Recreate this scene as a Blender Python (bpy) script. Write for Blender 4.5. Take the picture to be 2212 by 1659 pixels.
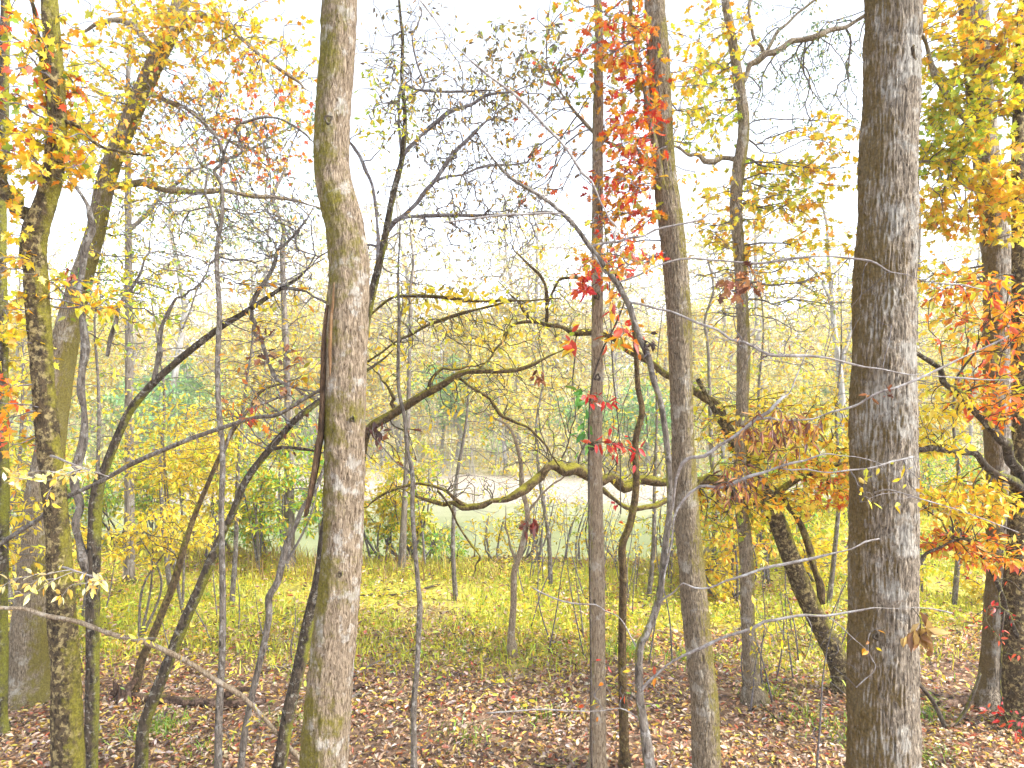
import bpy, math, random
import numpy as np

# ------------------------------------------------------------------ camera, sky, sun, exposure
for o in list(bpy.data.objects):
    bpy.data.objects.remove(o, do_unlink=True)
scene = bpy.context.scene
COL = scene.collection
CAMZ = 4.0
F, CX, CY = 1549.0, 1106.0, 829.5          # pinhole of the survey sketch (2212 x 1659 units)

cam_data = bpy.data.cameras.new('camera')
cam_data.sensor_width = 36.0
cam_data.lens = 36.0 * F / 2212.0
cam_data.clip_start = 0.05
cam_data.clip_end = 1500.0
cam = bpy.data.objects.new('camera', cam_data)
COL.objects.link(cam)
cam.location = (0, 0, CAMZ)
cam.rotation_euler = (math.radians(90), 0, 0)
scene.camera = cam

SUN_EL, SUN_AZ = math.radians(44), math.radians(108)     # azimuth clockwise from +Y (the view direction)
world = bpy.data.worlds.new('World')
scene.world = world
world.use_nodes = True
wn, wl = world.node_tree.nodes, world.node_tree.links
wn.clear()
w_out = wn.new('ShaderNodeOutputWorld')
w_bg = wn.new('ShaderNodeBackground')
w_sky = wn.new('ShaderNodeTexSky')
w_sky.sky_type = 'NISHITA'
w_sky.sun_disc = False
w_sky.sun_elevation = SUN_EL
w_sky.sun_rotation = SUN_AZ
w_sky.air_density = 1.0
w_sky.dust_density = 1.0
w_sky.ozone_density = 1.0
w_hs = wn.new('ShaderNodeHueSaturation')
w_hs.inputs['Saturation'].default_value = 0.30           # overcast: the blue is veiled by cloud
w_hs.inputs['Value'].default_value = 1.0
w_bg.inputs['Strength'].default_value = 0.15
wl.new(w_sky.outputs[0], w_hs.inputs['Color'])
w_bw = wn.new('ShaderNodeRGBToBW')                       # cloud cover: the sky's own luminance, nearly grey, faintly cool
w_tint = wn.new('ShaderNodeMix')
w_tint.data_type = 'RGBA'
w_tint.blend_type = 'MULTIPLY'
w_tint.inputs[0].default_value = 1.0
w_tint.inputs[7].default_value = (0.86, 0.96, 1.12, 1)
w_mix = wn.new('ShaderNodeMix')
w_mix.data_type = 'RGBA'
w_mix.inputs[0].default_value = 0.75
wl.new(w_sky.outputs[0], w_bw.inputs[0])
wl.new(w_bw.outputs[0], w_tint.inputs[6])
wl.new(w_hs.outputs[0], w_mix.inputs[6])
wl.new(w_tint.outputs[2], w_mix.inputs[7])
wl.new(w_mix.outputs[2], w_bg.inputs['Color'])
wl.new(w_bg.outputs[0], w_out.inputs[0])

sun_data = bpy.data.lights.new('sun', 'SUN')
sun_data.energy = 1.5
sun_data.angle = math.radians(14)
sun_data.color = (1.0, 0.96, 0.9)
sun = bpy.data.objects.new('sun', sun_data)
COL.objects.link(sun)
sun.rotation_euler = (math.pi / 2 - SUN_EL, 0, math.pi - SUN_AZ)
sun.location = (0, 0, 40)

vs = scene.view_settings
vs.view_transform = 'Standard'
vs.look = 'None'
vs.exposure = 2.25
vs.gamma = 1.0
vs.use_curve_mapping = False
scene.render.engine = 'CYCLES'
scene.cycles.max_bounces = 5
scene.cycles.diffuse_bounces = 3
scene.cycles.transmission_bounces = 3
scene.cycles.glossy_bounces = 2
scene.cycles.use_adaptive_sampling = True
scene.cycles.adaptive_threshold = 0.03
scene.cycles.use_denoising = True

rng = np.random.default_rng(11)
random.seed(11)


def P(x, y, d):
    return np.array([(x - CX) / F * d, d, CAMZ + (CY - y) / F * d])


# ------------------------------------------------------------------ noise
def _hash(i, j, k):
    n = (i * 374761393 + j * 668265263 + k * 2147483647 + 1274126177) & 0xFFFFFFFF
    n = ((n ^ (n >> 13)) * 1274126177) & 0xFFFFFFFF
    n = ((n ^ (n >> 16)) * 2246822519) & 0xFFFFFFFF
    return ((n ^ (n >> 15)) & 0xFFFFFF) / float(0xFFFFFF)


def vnoise(p):
    p = np.asarray(p, float)
    i = np.floor(p).astype(np.int64)
    f = p - i
    u = f * f * (3 - 2 * f)
    x, y, z = i[..., 0], i[..., 1], i[..., 2]
    r = 0
    for a in (0, 1):
        for b in (0, 1):
            for c in (0, 1):
                w = (u[..., 0] if a else 1 - u[..., 0]) * (u[..., 1] if b else 1 - u[..., 1]) * (u[..., 2] if c else 1 - u[..., 2])
                r = r + w * _hash(x + a, y + b, z + c)
    return r


def fbm(p, octaves=3):
    p = np.asarray(p, float)
    a, s, r = 0.5, 0.0, 0
    for o in range(octaves):
        r = r + a * vnoise(p * (2 ** o) + 17.3 * o)
        s += a
        a *= 0.5
    return r / s


def sstep(x):
    x = np.clip(x, 0, 1)
    return x * x * (3 - 2 * x)


# ------------------------------------------------------------------ materials
def new_mat(name):
    m = bpy.data.materials.new(name)
    m.use_nodes = True
    nt = m.node_tree
    nt.nodes.clear()
    out = nt.nodes.new('ShaderNodeOutputMaterial')
    return m, nt, out


def ramp(nt, stops):
    r = nt.nodes.new('ShaderNodeValToRGB')
    el = r.color_ramp.elements
    while len(el) < len(stops):
        el.new(0.5)
    for e, (p, c) in zip(el, stops):
        e.position = p
        e.color = (*c, 1) if len(c) == 3 else c
    return r


def noise_node(nt, vec, scale, detail=6, rough=0.6, dist=0.0):
    n = nt.nodes.new('ShaderNodeTexNoise')
    n.inputs['Scale'].default_value = scale
    n.inputs['Detail'].default_value = detail
    n.inputs['Roughness'].default_value = rough
    n.inputs['Distortion'].default_value = dist
    nt.links.new(vec, n.inputs['Vector'])
    return n


def mix_rgb(nt, fac, a, b):
    m = nt.nodes.new('ShaderNodeMix')
    m.data_type = 'RGBA'
    for s, v in ((m.inputs[0], fac), (m.inputs[6], a), (m.inputs[7], b)):
        if hasattr(v, 'links'):
            nt.links.new(v, s)
        elif isinstance(v, (tuple, list)):
            s.default_value = (*v, 1)
        else:
            s.default_value = v
    return m.outputs[2]


def math_node(nt, op, a, b=None):
    m = nt.nodes.new('ShaderNodeMath')
    m.operation = op
    for s, v in ((m.inputs[0], a), (m.inputs[1], b)):
        if v is None:
            continue
        if hasattr(v, 'links'):
            nt.links.new(v, s)
        else:
            s.default_value = v
    return m.outputs[0]


def bark_mat(name, dark, light, lichen, lichen_amt, moss, moss_amt, moss_dir=(-1, 0, 0.1), scale=30, stretch=0.14, bump=0.5, patch=5.0, rough=0.9):
    m, nt, out = new_mat(name)
    tc = nt.nodes.new('ShaderNodeTexCoord')
    mp = nt.nodes.new('ShaderNodeMapping')
    mp.inputs['Scale'].default_value = (1, 1, stretch)
    nt.links.new(tc.outputs['Object'], mp.inputs['Vector'])
    n1 = noise_node(nt, mp.outputs[0], scale, 7, 0.65, 0.8)
    r1 = ramp(nt, [(0.36, dark), (0.64, light)])
    nt.links.new(n1.outputs['Fac'], r1.inputs[0])
    n2 = noise_node(nt, tc.outputs['Object'], patch, 7, 0.7)
    r2 = ramp(nt, [(0.62 - 0.25 * lichen_amt, (0, 0, 0)), (0.68 - 0.24 * lichen_amt, (1, 1, 1))])
    nt.links.new(n2.outputs['Fac'], r2.inputs[0])
    lich_fac = math_node(nt, 'MULTIPLY', r2.outputs[0], math_node(nt, 'ADD', math_node(nt, 'MULTIPLY', n1.outputs['Fac'], 1.1), -0.1))
    col = mix_rgb(nt, lich_fac, r1.outputs[0], lichen)
    geo = nt.nodes.new('ShaderNodeNewGeometry')
    dot = nt.nodes.new('ShaderNodeVectorMath')
    dot.operation = 'DOT_PRODUCT'
    nt.links.new(geo.outputs['Normal'], dot.inputs[0])
    dot.inputs[1].default_value = moss_dir
    n3 = noise_node(nt, tc.outputs['Object'], 3.2, 8, 0.75)
    s = math_node(nt, 'ADD', math_node(nt, 'MULTIPLY', dot.outputs['Value'], 0.22), n3.outputs['Fac'])
    r3 = ramp(nt, [(0.80 - 0.4 * moss_amt, (0, 0, 0)), (0.90 - 0.36 * moss_amt, (1, 1, 1))])
    nt.links.new(s, r3.inputs[0])
    n4 = noise_node(nt, tc.outputs['Object'], 60, 4, 0.6)
    mr = ramp(nt, [(0.35, tuple(c * 0.45 for c in moss)), (0.65, moss)])
    nt.links.new(n4.outputs['Fac'], mr.inputs[0])
    col = mix_rgb(nt, math_node(nt, 'MULTIPLY', r3.outputs[0], 0.9), col, mr.outputs[0])
    bs = nt.nodes.new('ShaderNodeBsdfPrincipled')
    bs.inputs['Roughness'].default_value = rough
    bs.inputs['Specular IOR Level'].default_value = 0.2
    nt.links.new(col, bs.inputs['Base Color'])
    bp = nt.nodes.new('ShaderNodeBump')
    bp.inputs['Strength'].default_value = min(1.0, bump * 1.3)
    bp.inputs['Distance'].default_value = 0.035
    nt.links.new(n1.outputs['Fac'], bp.inputs['Height'])
    nt.links.new(bp.outputs[0], bs.inputs['Normal'])
    nt.links.new(bs.outputs[0], out.inputs[0])
    return m


def leaf_mat(name, transl=0.45, gloss=0.06):
    m, nt, out = new_mat(name)
    at = nt.nodes.new('ShaderNodeAttribute')
    at.attribute_name = 'Col'
    tc = nt.nodes.new('ShaderNodeTexCoord')
    n = noise_node(nt, tc.outputs['Object'], 70, 3, 0.6)
    v = math_node(nt, 'ADD', math_node(nt, 'MULTIPLY', n.outputs['Fac'], 0.7), 0.65)
    mul = nt.nodes.new('ShaderNodeVectorMath')
    mul.operation = 'SCALE'
    nt.links.new(at.outputs['Color'], mul.inputs[0])
    nt.links.new(v, mul.inputs['Scale'])
    d = nt.nodes.new('ShaderNodeBsdfDiffuse')
    t = nt.nodes.new('ShaderNodeBsdfTranslucent')
    g = nt.nodes.new('ShaderNodeBsdfGlossy')
    g.inputs['Roughness'].default_value = 0.45
    nt.links.new(mul.outputs[0], d.inputs['Color'])
    nt.links.new(mul.outputs[0], t.inputs['Color'])
    mx = nt.nodes.new('ShaderNodeMixShader')
    mx.inputs[0].default_value = transl
    nt.links.new(d.outputs[0], mx.inputs[1])
    nt.links.new(t.outputs[0], mx.inputs[2])
    mx2 = nt.nodes.new('ShaderNodeMixShader')
    mx2.inputs[0].default_value = gloss
    nt.links.new(mx.outputs[0], mx2.inputs[1])
    nt.links.new(g.outputs[0], mx2.inputs[2])
    nt.links.new(mx2.outputs[0], out.inputs[0])
    return m


MOSS = (0.27, 0.26, 0.03)
M_OAK = bark_mat('bark_furrowed_oak', (0.060, 0.042, 0.028), (0.50, 0.405, 0.295), (0.60, 0.57, 0.50), 0.48, (0.24, 0.16, 0.05), 0.58, (-1.0, 0, 0), 75, 0.16, 0.95, 4.0)
M_SPLIT = bark_mat('bark_smooth_grey', (0.085, 0.052, 0.028), (0.46, 0.355, 0.24), (0.62, 0.59, 0.52), 0.30, (0.25, 0.21, 0.022), 0.82, (-0.4, 0, -0.3), 75, 0.22, 0.95, 7.0)
M_SLIM = bark_mat('bark_fine_furrowed', (0.085, 0.060, 0.036), (0.42, 0.33, 0.22), (0.56, 0.52, 0.44), 0.30, (0.26, 0.21, 0.035), 0.60, (1.0, 0, 0), 85, 0.20, 0.9, 5.0)
M_FLAKY = bark_mat('bark_flaky_buff', (0.14, 0.090, 0.050), (0.50, 0.39, 0.26), (0.60, 0.54, 0.45), 0.3, MOSS, 0.25, (-1, 0, 0), 90, 0.16, 0.9, 7.0)
M_MOSSY = bark_mat('bark_mottled_mossy', (0.020, 0.014, 0.008), (0.13, 0.09, 0.045), (0.58, 0.46, 0.20), 0.42, (0.30, 0.26, 0.03), 0.46, (0.9, 0, 0.1), 26, 0.7, 0.9, 20.0)
M_DARK = bark_mat('bark_dark_patched', (0.016, 0.012, 0.008), (0.12, 0.088, 0.058), (0.48, 0.45, 0.36), 0.28, MOSS, 0.48, (1.0, 0, 0.2), 30, 0.4, 0.8, 18.0)
M_GREYBARK = bark_mat('bark_grey_sapling', (0.055, 0.043, 0.032), (0.24, 0.20, 0.16), (0.44, 0.42, 0.38), 0.35, MOSS, 0.35, (-1, 0, 0), 40, 0.3, 0.6, 14.0)
M_LIMB = bark_mat('bark_mossy_limb', (0.030, 0.020, 0.010), (0.17, 0.11, 0.05), (0.32, 0.25, 0.09), 0.3, (0.34, 0.30, 0.03), 0.62, (0, 0, 1.0), 30, 0.5, 0.9, 14.0)
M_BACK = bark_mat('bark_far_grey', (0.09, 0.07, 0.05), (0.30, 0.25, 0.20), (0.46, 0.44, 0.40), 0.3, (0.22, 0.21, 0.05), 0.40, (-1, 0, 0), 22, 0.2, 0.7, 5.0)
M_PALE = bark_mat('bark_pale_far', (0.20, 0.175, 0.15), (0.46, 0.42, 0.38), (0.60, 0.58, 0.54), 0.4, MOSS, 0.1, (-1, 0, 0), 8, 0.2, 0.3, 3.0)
M_TWIG = bark_mat('twig_grey', (0.075, 0.062, 0.06), (0.21, 0.18, 0.17), (0.36, 0.36, 0.36), 0.3, MOSS, 0.2, (0, 0, 1), 30, 1.0, 0.2, 9.0)
M_TWIGP = bark_mat('twig_pale', (0.17, 0.14, 0.12), (0.38, 0.34, 0.31), (0.55, 0.54, 0.52), 0.4, MOSS, 0.1, (0, 0, 1), 30, 1.0, 0.2, 9.0)
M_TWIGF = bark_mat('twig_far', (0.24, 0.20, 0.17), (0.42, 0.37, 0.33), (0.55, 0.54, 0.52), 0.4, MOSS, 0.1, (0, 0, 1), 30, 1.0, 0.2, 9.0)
M_TWIGD = bark_mat('twig_dark', (0.030, 0.022, 0.016), (0.12, 0.09, 0.065), (0.22, 0.20, 0.12), 0.3, MOSS, 0.4, (0, 0, 1), 30, 1.0, 0.2, 9.0)
M_WOOD = bark_mat('split_wood', (0.10, 0.05, 0.02), (0.42, 0.24, 0.11), (0.46, 0.34, 0.22), 0.3, MOSS, 0.0, (-1, 0, 0), 70, 0.06, 0.9, 12.0)
M_SLAB = bark_mat('bark_slab_brown', (0.04, 0.022, 0.012), (0.22, 0.13, 0.07), (0.36, 0.24, 0.14), 0.3, MOSS, 0.1, (-1, 0, 0), 60, 0.2, 0.9, 8.0)
M_LEAF = leaf_mat('leaf_autumn')
M_DRY = leaf_mat('leaf_dry', 0.22, 0.05)
M_GRASS = leaf_mat('grass_blade', 0.40, 0.05)
M_LITTER = leaf_mat('leaf_litter', 0.15, 0.07)

# palettes (base colours, linear)
Y = [(0.86, 0.60, 0.02), (0.82, 0.54, 0.015), (0.86, 0.66, 0.06), (0.68, 0.58, 0.03)]
YO = Y + [(0.84, 0.44, 0.012), (0.80, 0.32, 0.012), (0.56, 0.54, 0.03)]
YG = [(0.64, 0.60, 0.03), (0.48, 0.54, 0.03), (0.80, 0.60, 0.02), (0.34, 0.46, 0.03), (0.84, 0.56, 0.02)]
OR = [(0.82, 0.38, 0.012), (0.78, 0.22, 0.010), (0.84, 0.50, 0.015), (0.68, 0.10, 0.010), (0.50, 0.48, 0.03)]
RD = [(0.66, 0.07, 0.010), (0.76, 0.20, 0.012), (0.82, 0.38, 0.015), (0.60, 0.035, 0.010), (0.80, 0.28, 0.012), (0.46, 0.42, 0.03), (0.84, 0.48, 0.02)]
RED = [(0.62, 0.020, 0.012), (0.70, 0.04, 0.03), (0.50, 0.012, 0.010), (0.70, 0.10, 0.02)]
MIXD = [(0.84, 0.55, 0.02), (0.78, 0.26, 0.012), (0.50, 0.52, 0.03), (0.64, 0.08, 0.012), (0.26, 0.38, 0.03), (0.84, 0.60, 0.02)]
GN = [(0.12, 0.36, 0.04), (0.18, 0.44, 0.06), (0.28, 0.48, 0.05), (0.07, 0.24, 0.03), (0.42, 0.50, 0.05)]
TEAL = [(0.12, 0.20, 0.10), (0.16, 0.24, 0.10), (0.10, 0.15, 0.10), (0.28, 0.34, 0.06), (0.44, 0.34, 0.05)]
DRYG = [(0.24, 0.19, 0.09), (0.20, 0.20, 0.10), (0.40, 0.28, 0.05), (0.15, 0.12, 0.08), (0.44, 0.42, 0.05), (0.55, 0.30, 0.03)]
BR = [(0.30, 0.10, 0.035), (0.42, 0.17, 0.05), (0.20, 0.07, 0.03), (0.50, 0.26, 0.09), (0.13, 0.045, 0.025)]
PY = [(0.85, 0.66, 0.22), (0.85, 0.58, 0.10), (0.82, 0.50, 0.05), (0.86, 0.74, 0.40)]
LIT = [(0.60, 0.43, 0.28), (0.54, 0.34, 0.19), (0.46, 0.22, 0.09), (0.66, 0.53, 0.41), (0.26, 0.14, 0.08), (0.66, 0.38, 0.09), (0.10, 0.065, 0.05), (0.56, 0.40, 0.27),
       (0.74, 0.55, 0.08), (0.48, 0.12, 0.05), (0.42, 0.27, 0.17), (0.36, 0.21, 0.12), (0.62, 0.44, 0.25), (0.70, 0.50, 0.08), (0.60, 0.34, 0.14), (0.16, 0.09, 0.06)]


# ------------------------------------------------------------------ object helpers
def mesh_obj(name, V, Fc, mat, parent=None, origin=None, colors=None, smooth=True, kind=None):
    """one mesh object from arrays; Fc is an (n,3) or (n,4) array or a list of such arrays"""
    V = np.asarray(V, np.float32)
    if origin is not None:
        V = V - np.asarray(origin, np.float32)
    me = bpy.data.meshes.new(name)
    fs = [np.asarray(f, np.int32) for f in (Fc if isinstance(Fc, list) else [Fc]) if len(f)]
    loops = np.concatenate([f.ravel() for f in fs])
    sizes = np.concatenate([np.full(len(f), f.shape[1], np.int32) for f in fs])
    starts = np.concatenate([[0], np.cumsum(sizes)[:-1]]).astype(np.int32)
    me.vertices.add(len(V))
    me.vertices.foreach_set('co', V.ravel())
    me.loops.add(len(loops))
    me.loops.foreach_set('vertex_index', loops)
    me.polygons.add(len(sizes))
    me.polygons.foreach_set('loop_start', starts)
    if smooth:
        me.polygons.foreach_set('use_smooth', np.ones(len(sizes), bool))
    me.update(calc_edges=True)
    if colors is not None:
        a = me.color_attributes.new('Col', 'FLOAT_COLOR', 'POINT')
        c = np.ones((len(V), 4), np.float32)
        c[:, :3] = colors
        a.data.foreach_set('color', c.ravel())
    me.materials.append(mat)
    o = bpy.data.objects.new(name, me)
    COL.objects.link(o)
    if parent is not None:
        o.parent = parent
    if kind:
        o['kind'] = kind
    return o


def thing(name, label, cat, loc, group=None):
    o = bpy.data.objects.new(name, None)
    COL.objects.link(o)
    o.empty_display_size = 0.2
    o.location = tuple(float(v) for v in loc)
    tag(o, label, cat, group)
    return o


def tag(o, label, cat, group=None):
    o['label'] = label
    o['category'] = cat
    if group:
        o['group'] = group
    return o


# ------------------------------------------------------------------ tubes
def resample(pts, rad, step):
    pts = np.asarray(pts, float)
    rad = np.asarray(rad, float)
    if len(pts) < 3:
        mid = (pts[0] + pts[1]) / 2
        pts = np.array([pts[0], mid, pts[1]])
        rad = np.array([rad[0], (rad[0] + rad[1]) / 2, rad[1]])
    P4 = np.vstack([2 * pts[0] - pts[1], pts, 2 * pts[-1] - pts[-2]])
    op, orad = [], []
    for i in range(1, len(P4) - 2):
        p0, p1, p2, p3 = P4[i - 1:i + 3]
        n = max(2, int(np.linalg.norm(p2 - p1) / (step if in_view(np.array([p1, p2, (p1 + p2) / 2]), 1.06).any() else step * 5)))
        t = np.linspace(0, 1, n, endpoint=False)[:, None]
        q = 0.5 * ((2 * p1) + (p2 - p0) * t + (2 * p0 - 5 * p1 + 4 * p2 - p3) * t ** 2 + (3 * p1 - p0 - 3 * p2 + p3) * t ** 3)
        op.append(q)
        orad.append(rad[i - 1] + (rad[i] - rad[i - 1]) * t[:, 0])
    op.append(pts[-1:])
    orad.append(rad[-1:])
    return np.vstack(op), np.concatenate(orad)


def frames(p):
    T = np.gradient(p, axis=0)
    T /= np.linalg.norm(T, axis=1)[:, None] + 1e-9
    N = np.zeros_like(p)
    n = np.array([1.0, 0, 0]) if abs(T[0][0]) < 0.9 else np.array([0, 1.0, 0])
    for i in range(len(p)):
        n = n - T[i] * np.dot(n, T[i])
        n /= np.linalg.norm(n) + 1e-9
        N[i] = n
    return T, N, np.cross(T, N)


def sweep(pts, rad, nside=12, step=0.08, relief=None, wob=0.04):
    """tapered tube along a path; relief(theta, s, pos) -> metres of bark relief"""
    p, r = resample(pts, rad, step)
    T, N, B = frames(p)
    s = np.concatenate([[0], np.cumsum(np.linalg.norm(np.diff(p, axis=0), axis=1))])
    th = np.linspace(0, 2 * np.pi, nside, endpoint=False)
    c, si = np.cos(th), np.sin(th)
    dirs = N[:, None, :] * c[None, :, None] + B[:, None, :] * si[None, :, None]
    q = np.stack(np.broadcast_arrays(c[None, :] * 1.1, si[None, :] * 1.1, s[:, None] * 2.2), -1) + p[0].sum()
    rr = r[:, None] * (1 + wob * 2 * (vnoise(q) - 0.5) * 2)
    if relief is not None:
        rr = rr + relief(th[None, :], s[:, None], r[:, None])
    V = p[:, None, :] + dirs * rr[..., None]
    n, m = len(p), nside
    i = np.arange(n - 1)[:, None] * m
    j = np.arange(m)[None, :]
    j2 = (j + 1) % m
    Q = np.stack([i + j, i + j2, i + m + j2, i + m + j], -1).reshape(-1, 4)
    V = V.reshape(-1, 3)
    V = np.vstack([V, p[0], p[-1]])
    a, b = len(V) - 2, len(V) - 1
    k = np.arange(m)
    T1 = np.stack([np.full(m, a), (k + 1) % m, k], -1)
    T2 = np.stack([np.full(m, b), (n - 1) * m + k, (n - 1) * m + (k + 1) % m], -1)
    return V, [Q, np.vstack([T1, T2])], p, r


def furrow(depth, freq, zf, seed):
    freq, zf = freq * 1.5, zf * 2.2
    def f(th, s, r):
        R = np.mean(r)
        q = np.stack(np.broadcast_arrays(np.cos(th) * R * freq + seed, np.sin(th) * R * freq, s * zf), -1)
        w = fbm(q * 0.35 + 5, 2) - 0.5
        q = q + w[..., None] * np.array([1.6, 1.6, 0.5])
        a = 1 - np.abs(2 * vnoise(q) - 1)
        b = 1 - np.abs(2 * vnoise(q * np.array([1.9, 1.9, 2.6]) + 31) - 1)
        return -depth * (a ** 3 * 0.8 + b ** 3 * 0.5) + depth * 0.5 * (fbm(q * np.array([3, 3, 6.0]), 2) - 0.5)
    return f


def lumpy(depth, freq, zf, seed):
    def f(th, s, r):
        R = np.mean(r)
        q = np.stack(np.broadcast_arrays(np.cos(th) * R * freq + seed, np.sin(th) * R * freq, s * zf), -1)
        return depth * 2 * (fbm(q, 4) - 0.5)
    return f


# ------------------------------------------------------------------ terrain height
def edge(x):
    x = np.asarray(x, float)
    return 15.6 + 8.0 * sstep((x - 4.0) / 5.0) + 2.2 * sstep((-x - 4.5) / 5.0)


def gz(x, y):
    x, y = np.broadcast_arrays(np.asarray(x, float), np.asarray(y, float))
    p = np.stack([x * 0.5, y * 0.5, np.zeros_like(x)], -1)
    z = 0.10 * (fbm(p, 3) - 0.5) + 0.18 * (fbm(p * 0.25 + 9, 2) - 0.5)
    z = z - 3.0 * sstep((y - edge(x)) / 8.5)
    fb = 36.6 + 1.2 * (vnoise(np.stack([x * 0.12, x * 0, x * 0 + 4], -1)) - 0.5)
    z = z + 1.7 * sstep((y - fb) / 1.8)
    up = np.clip(y - 39, 0, None)
    z = z + 0.10 * np.minimum(up, 75) * sstep(up / 14) + 0.8 * (fbm(p * 0.12 + 2, 2) - 0.5) * sstep(up / 10)
    return z


# ------------------------------------------------------------------ leaves
def tmpl(outline, centre_line):
    """leaf template: fan strips from a midrib; outline right half then mirrored"""
    v, f = [], []
    for (x, y, z) in centre_line:
        v.append((x, y, z))
    nc = len(centre_line)
    for sgn in (1, -1):
        b = len(v)
        for (x, y, z, _) in outline:
            v.append((x, sgn * y, z))
        prev_c = 0
        for k, (x, y, z, ci) in enumerate(outline):
            if k == 0:
                continue
            c = ci
            if c != prev_c:
                f.append((prev_c, b + k - 1, c) if sgn > 0 else (prev_c, c, b + k - 1))
            f.append((c, b + k - 1, b + k) if sgn > 0 else (c, b + k, b + k - 1))
            prev_c = c
        if prev_c != nc - 1:
            k = len(outline) - 1
            f.append((prev_c, b + k, nc - 1) if sgn > 0 else (prev_c, nc - 1, b + k))
    v = np.array(v, float)
    f = np.array(f)
    t = v[f]
    ar = np.linalg.norm(np.cross(t[:, 1] - t[:, 0], t[:, 2] - t[:, 0]), axis=1)
    return v, f[ar > 1e-7]


LEAVES = {
    'ovate': tmpl([(0.0, 0.0, 0, 0), (0.28, 0.20, 0.06, 1), (0.62, 0.17, 0.05, 1)], [(0, 0, 0), (0.45, 0, -0.02), (1, 0, -0.06)]),
    'narrow': tmpl([(0.0, 0.0, 0, 0), (0.35, 0.11, 0.06, 1), (0.7, 0.08, 0.02, 1)], [(0, 0, 0), (0.5, 0, -0.03), (1, 0, -0.16)]),
    'oak': tmpl([(0.0, 0.0, 0, 0), (0.16, 0.06, 0.02, 1), (0.26, 0.24, 0.08, 1), (0.36, 0.10, 0.03, 2), (0.54, 0.34, 0.09, 2), (0.60, 0.12, 0.02, 3),
                 (0.80, 0.22, 0.04, 3), (0.82, 0.07, 0.0, 3)], [(0, 0, 0), (0.22, 0, -0.01), (0.45, 0, -0.03), (0.7, 0, -0.06), (1, 0, -0.12)]),
    'maple': tmpl([(0.0, 0.0, 0, 0), (-0.04, 0.26, 0.02, 1), (0.20, 0.22, 0.04, 1), (0.36, 0.52, 0.06, 1), (0.48, 0.20, 0.03, 1), (0.72, 0.22, 0.0, 1), (0.72, 0.10, 0.0, 1)],
                  [(0, 0, 0), (0.36, 0, -0.03), (1, 0, -0.10)]),
    'small': (np.array([(0, 0, 0), (0.5, 0.22, 0.05), (1, 0, -0.05), (0.5, -0.22, 0.05)], float), np.array([(0, 1, 2), (0, 2, 3)])),
    'curl': tmpl([(0.0, 0.0, 0, 0), (0.3, 0.16, 0.20, 1), (0.65, 0.13, 0.22, 1)], [(0, 0, 0), (0.45, 0, -0.05), (1, 0, 0.12)]),
}


def rot_from(dirv, up):
    x = dirv / (np.linalg.norm(dirv, axis=1)[:, None] + 1e-9)
    z = up - x * np.sum(up * x, axis=1)[:, None]
    z /= np.linalg.norm(z, axis=1)[:, None] + 1e-9
    y = np.cross(z, x)
    return np.stack([x, y, z], -1)


def leaf_arrays(shape, pos, R, size, col):
    v, f = LEAVES[shape]
    n = len(pos)
    V = np.einsum('nij,vj->nvi', R, v) * size[:, None, None] + pos[:, None, :]
    Fc = f[None] + (np.arange(n) * len(v))[:, None, None]
    C = np.repeat(col, len(v), axis=0)
    return V.reshape(-1, 3), Fc.reshape(-1, 3), C


def pick(pal, n, jit=0.22):
    c = np.array(pal)[rng.integers(0, len(pal), n)]
    return np.clip(c * (1 + jit * rng.standard_normal((n, 1))) * (1 + 0.06 * rng.standard_normal((n, 3))), 0.004, 0.9)


_leafmesh = {}


def leaf_mesh(shape, pal_key, pal, mat):
    k = (shape, pal_key, mat.name)
    if k not in _leafmesh:
        lst = []
        for c in pal:
            v, f = LEAVES[shape]
            o = mesh_obj('leaf', v, f, mat, colors=np.tile(np.array(c), (len(v), 1)), smooth=False)
            me = o.data
            bpy.data.objects.remove(o)
            lst.append(me)
        _leafmesh[k] = lst
    return _leafmesh[k]


def leaf_objects(parent, origin, shape, pal, pos, R, size, mat):
    from mathutils import Matrix
    meshes = leaf_mesh(shape, str(pal[0]) + str(len(pal)), pal, mat)
    for i in range(len(pos)):
        o = bpy.data.objects.new('leaf', random.choice(meshes))
        COL.objects.link(o)
        o.parent = parent
        M = np.eye(4)
        M[:3, :3] = R[i] * size[i]
        M[:3, 3] = pos[i] - origin
        o.matrix_local = Matrix(M.tolist())


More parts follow.
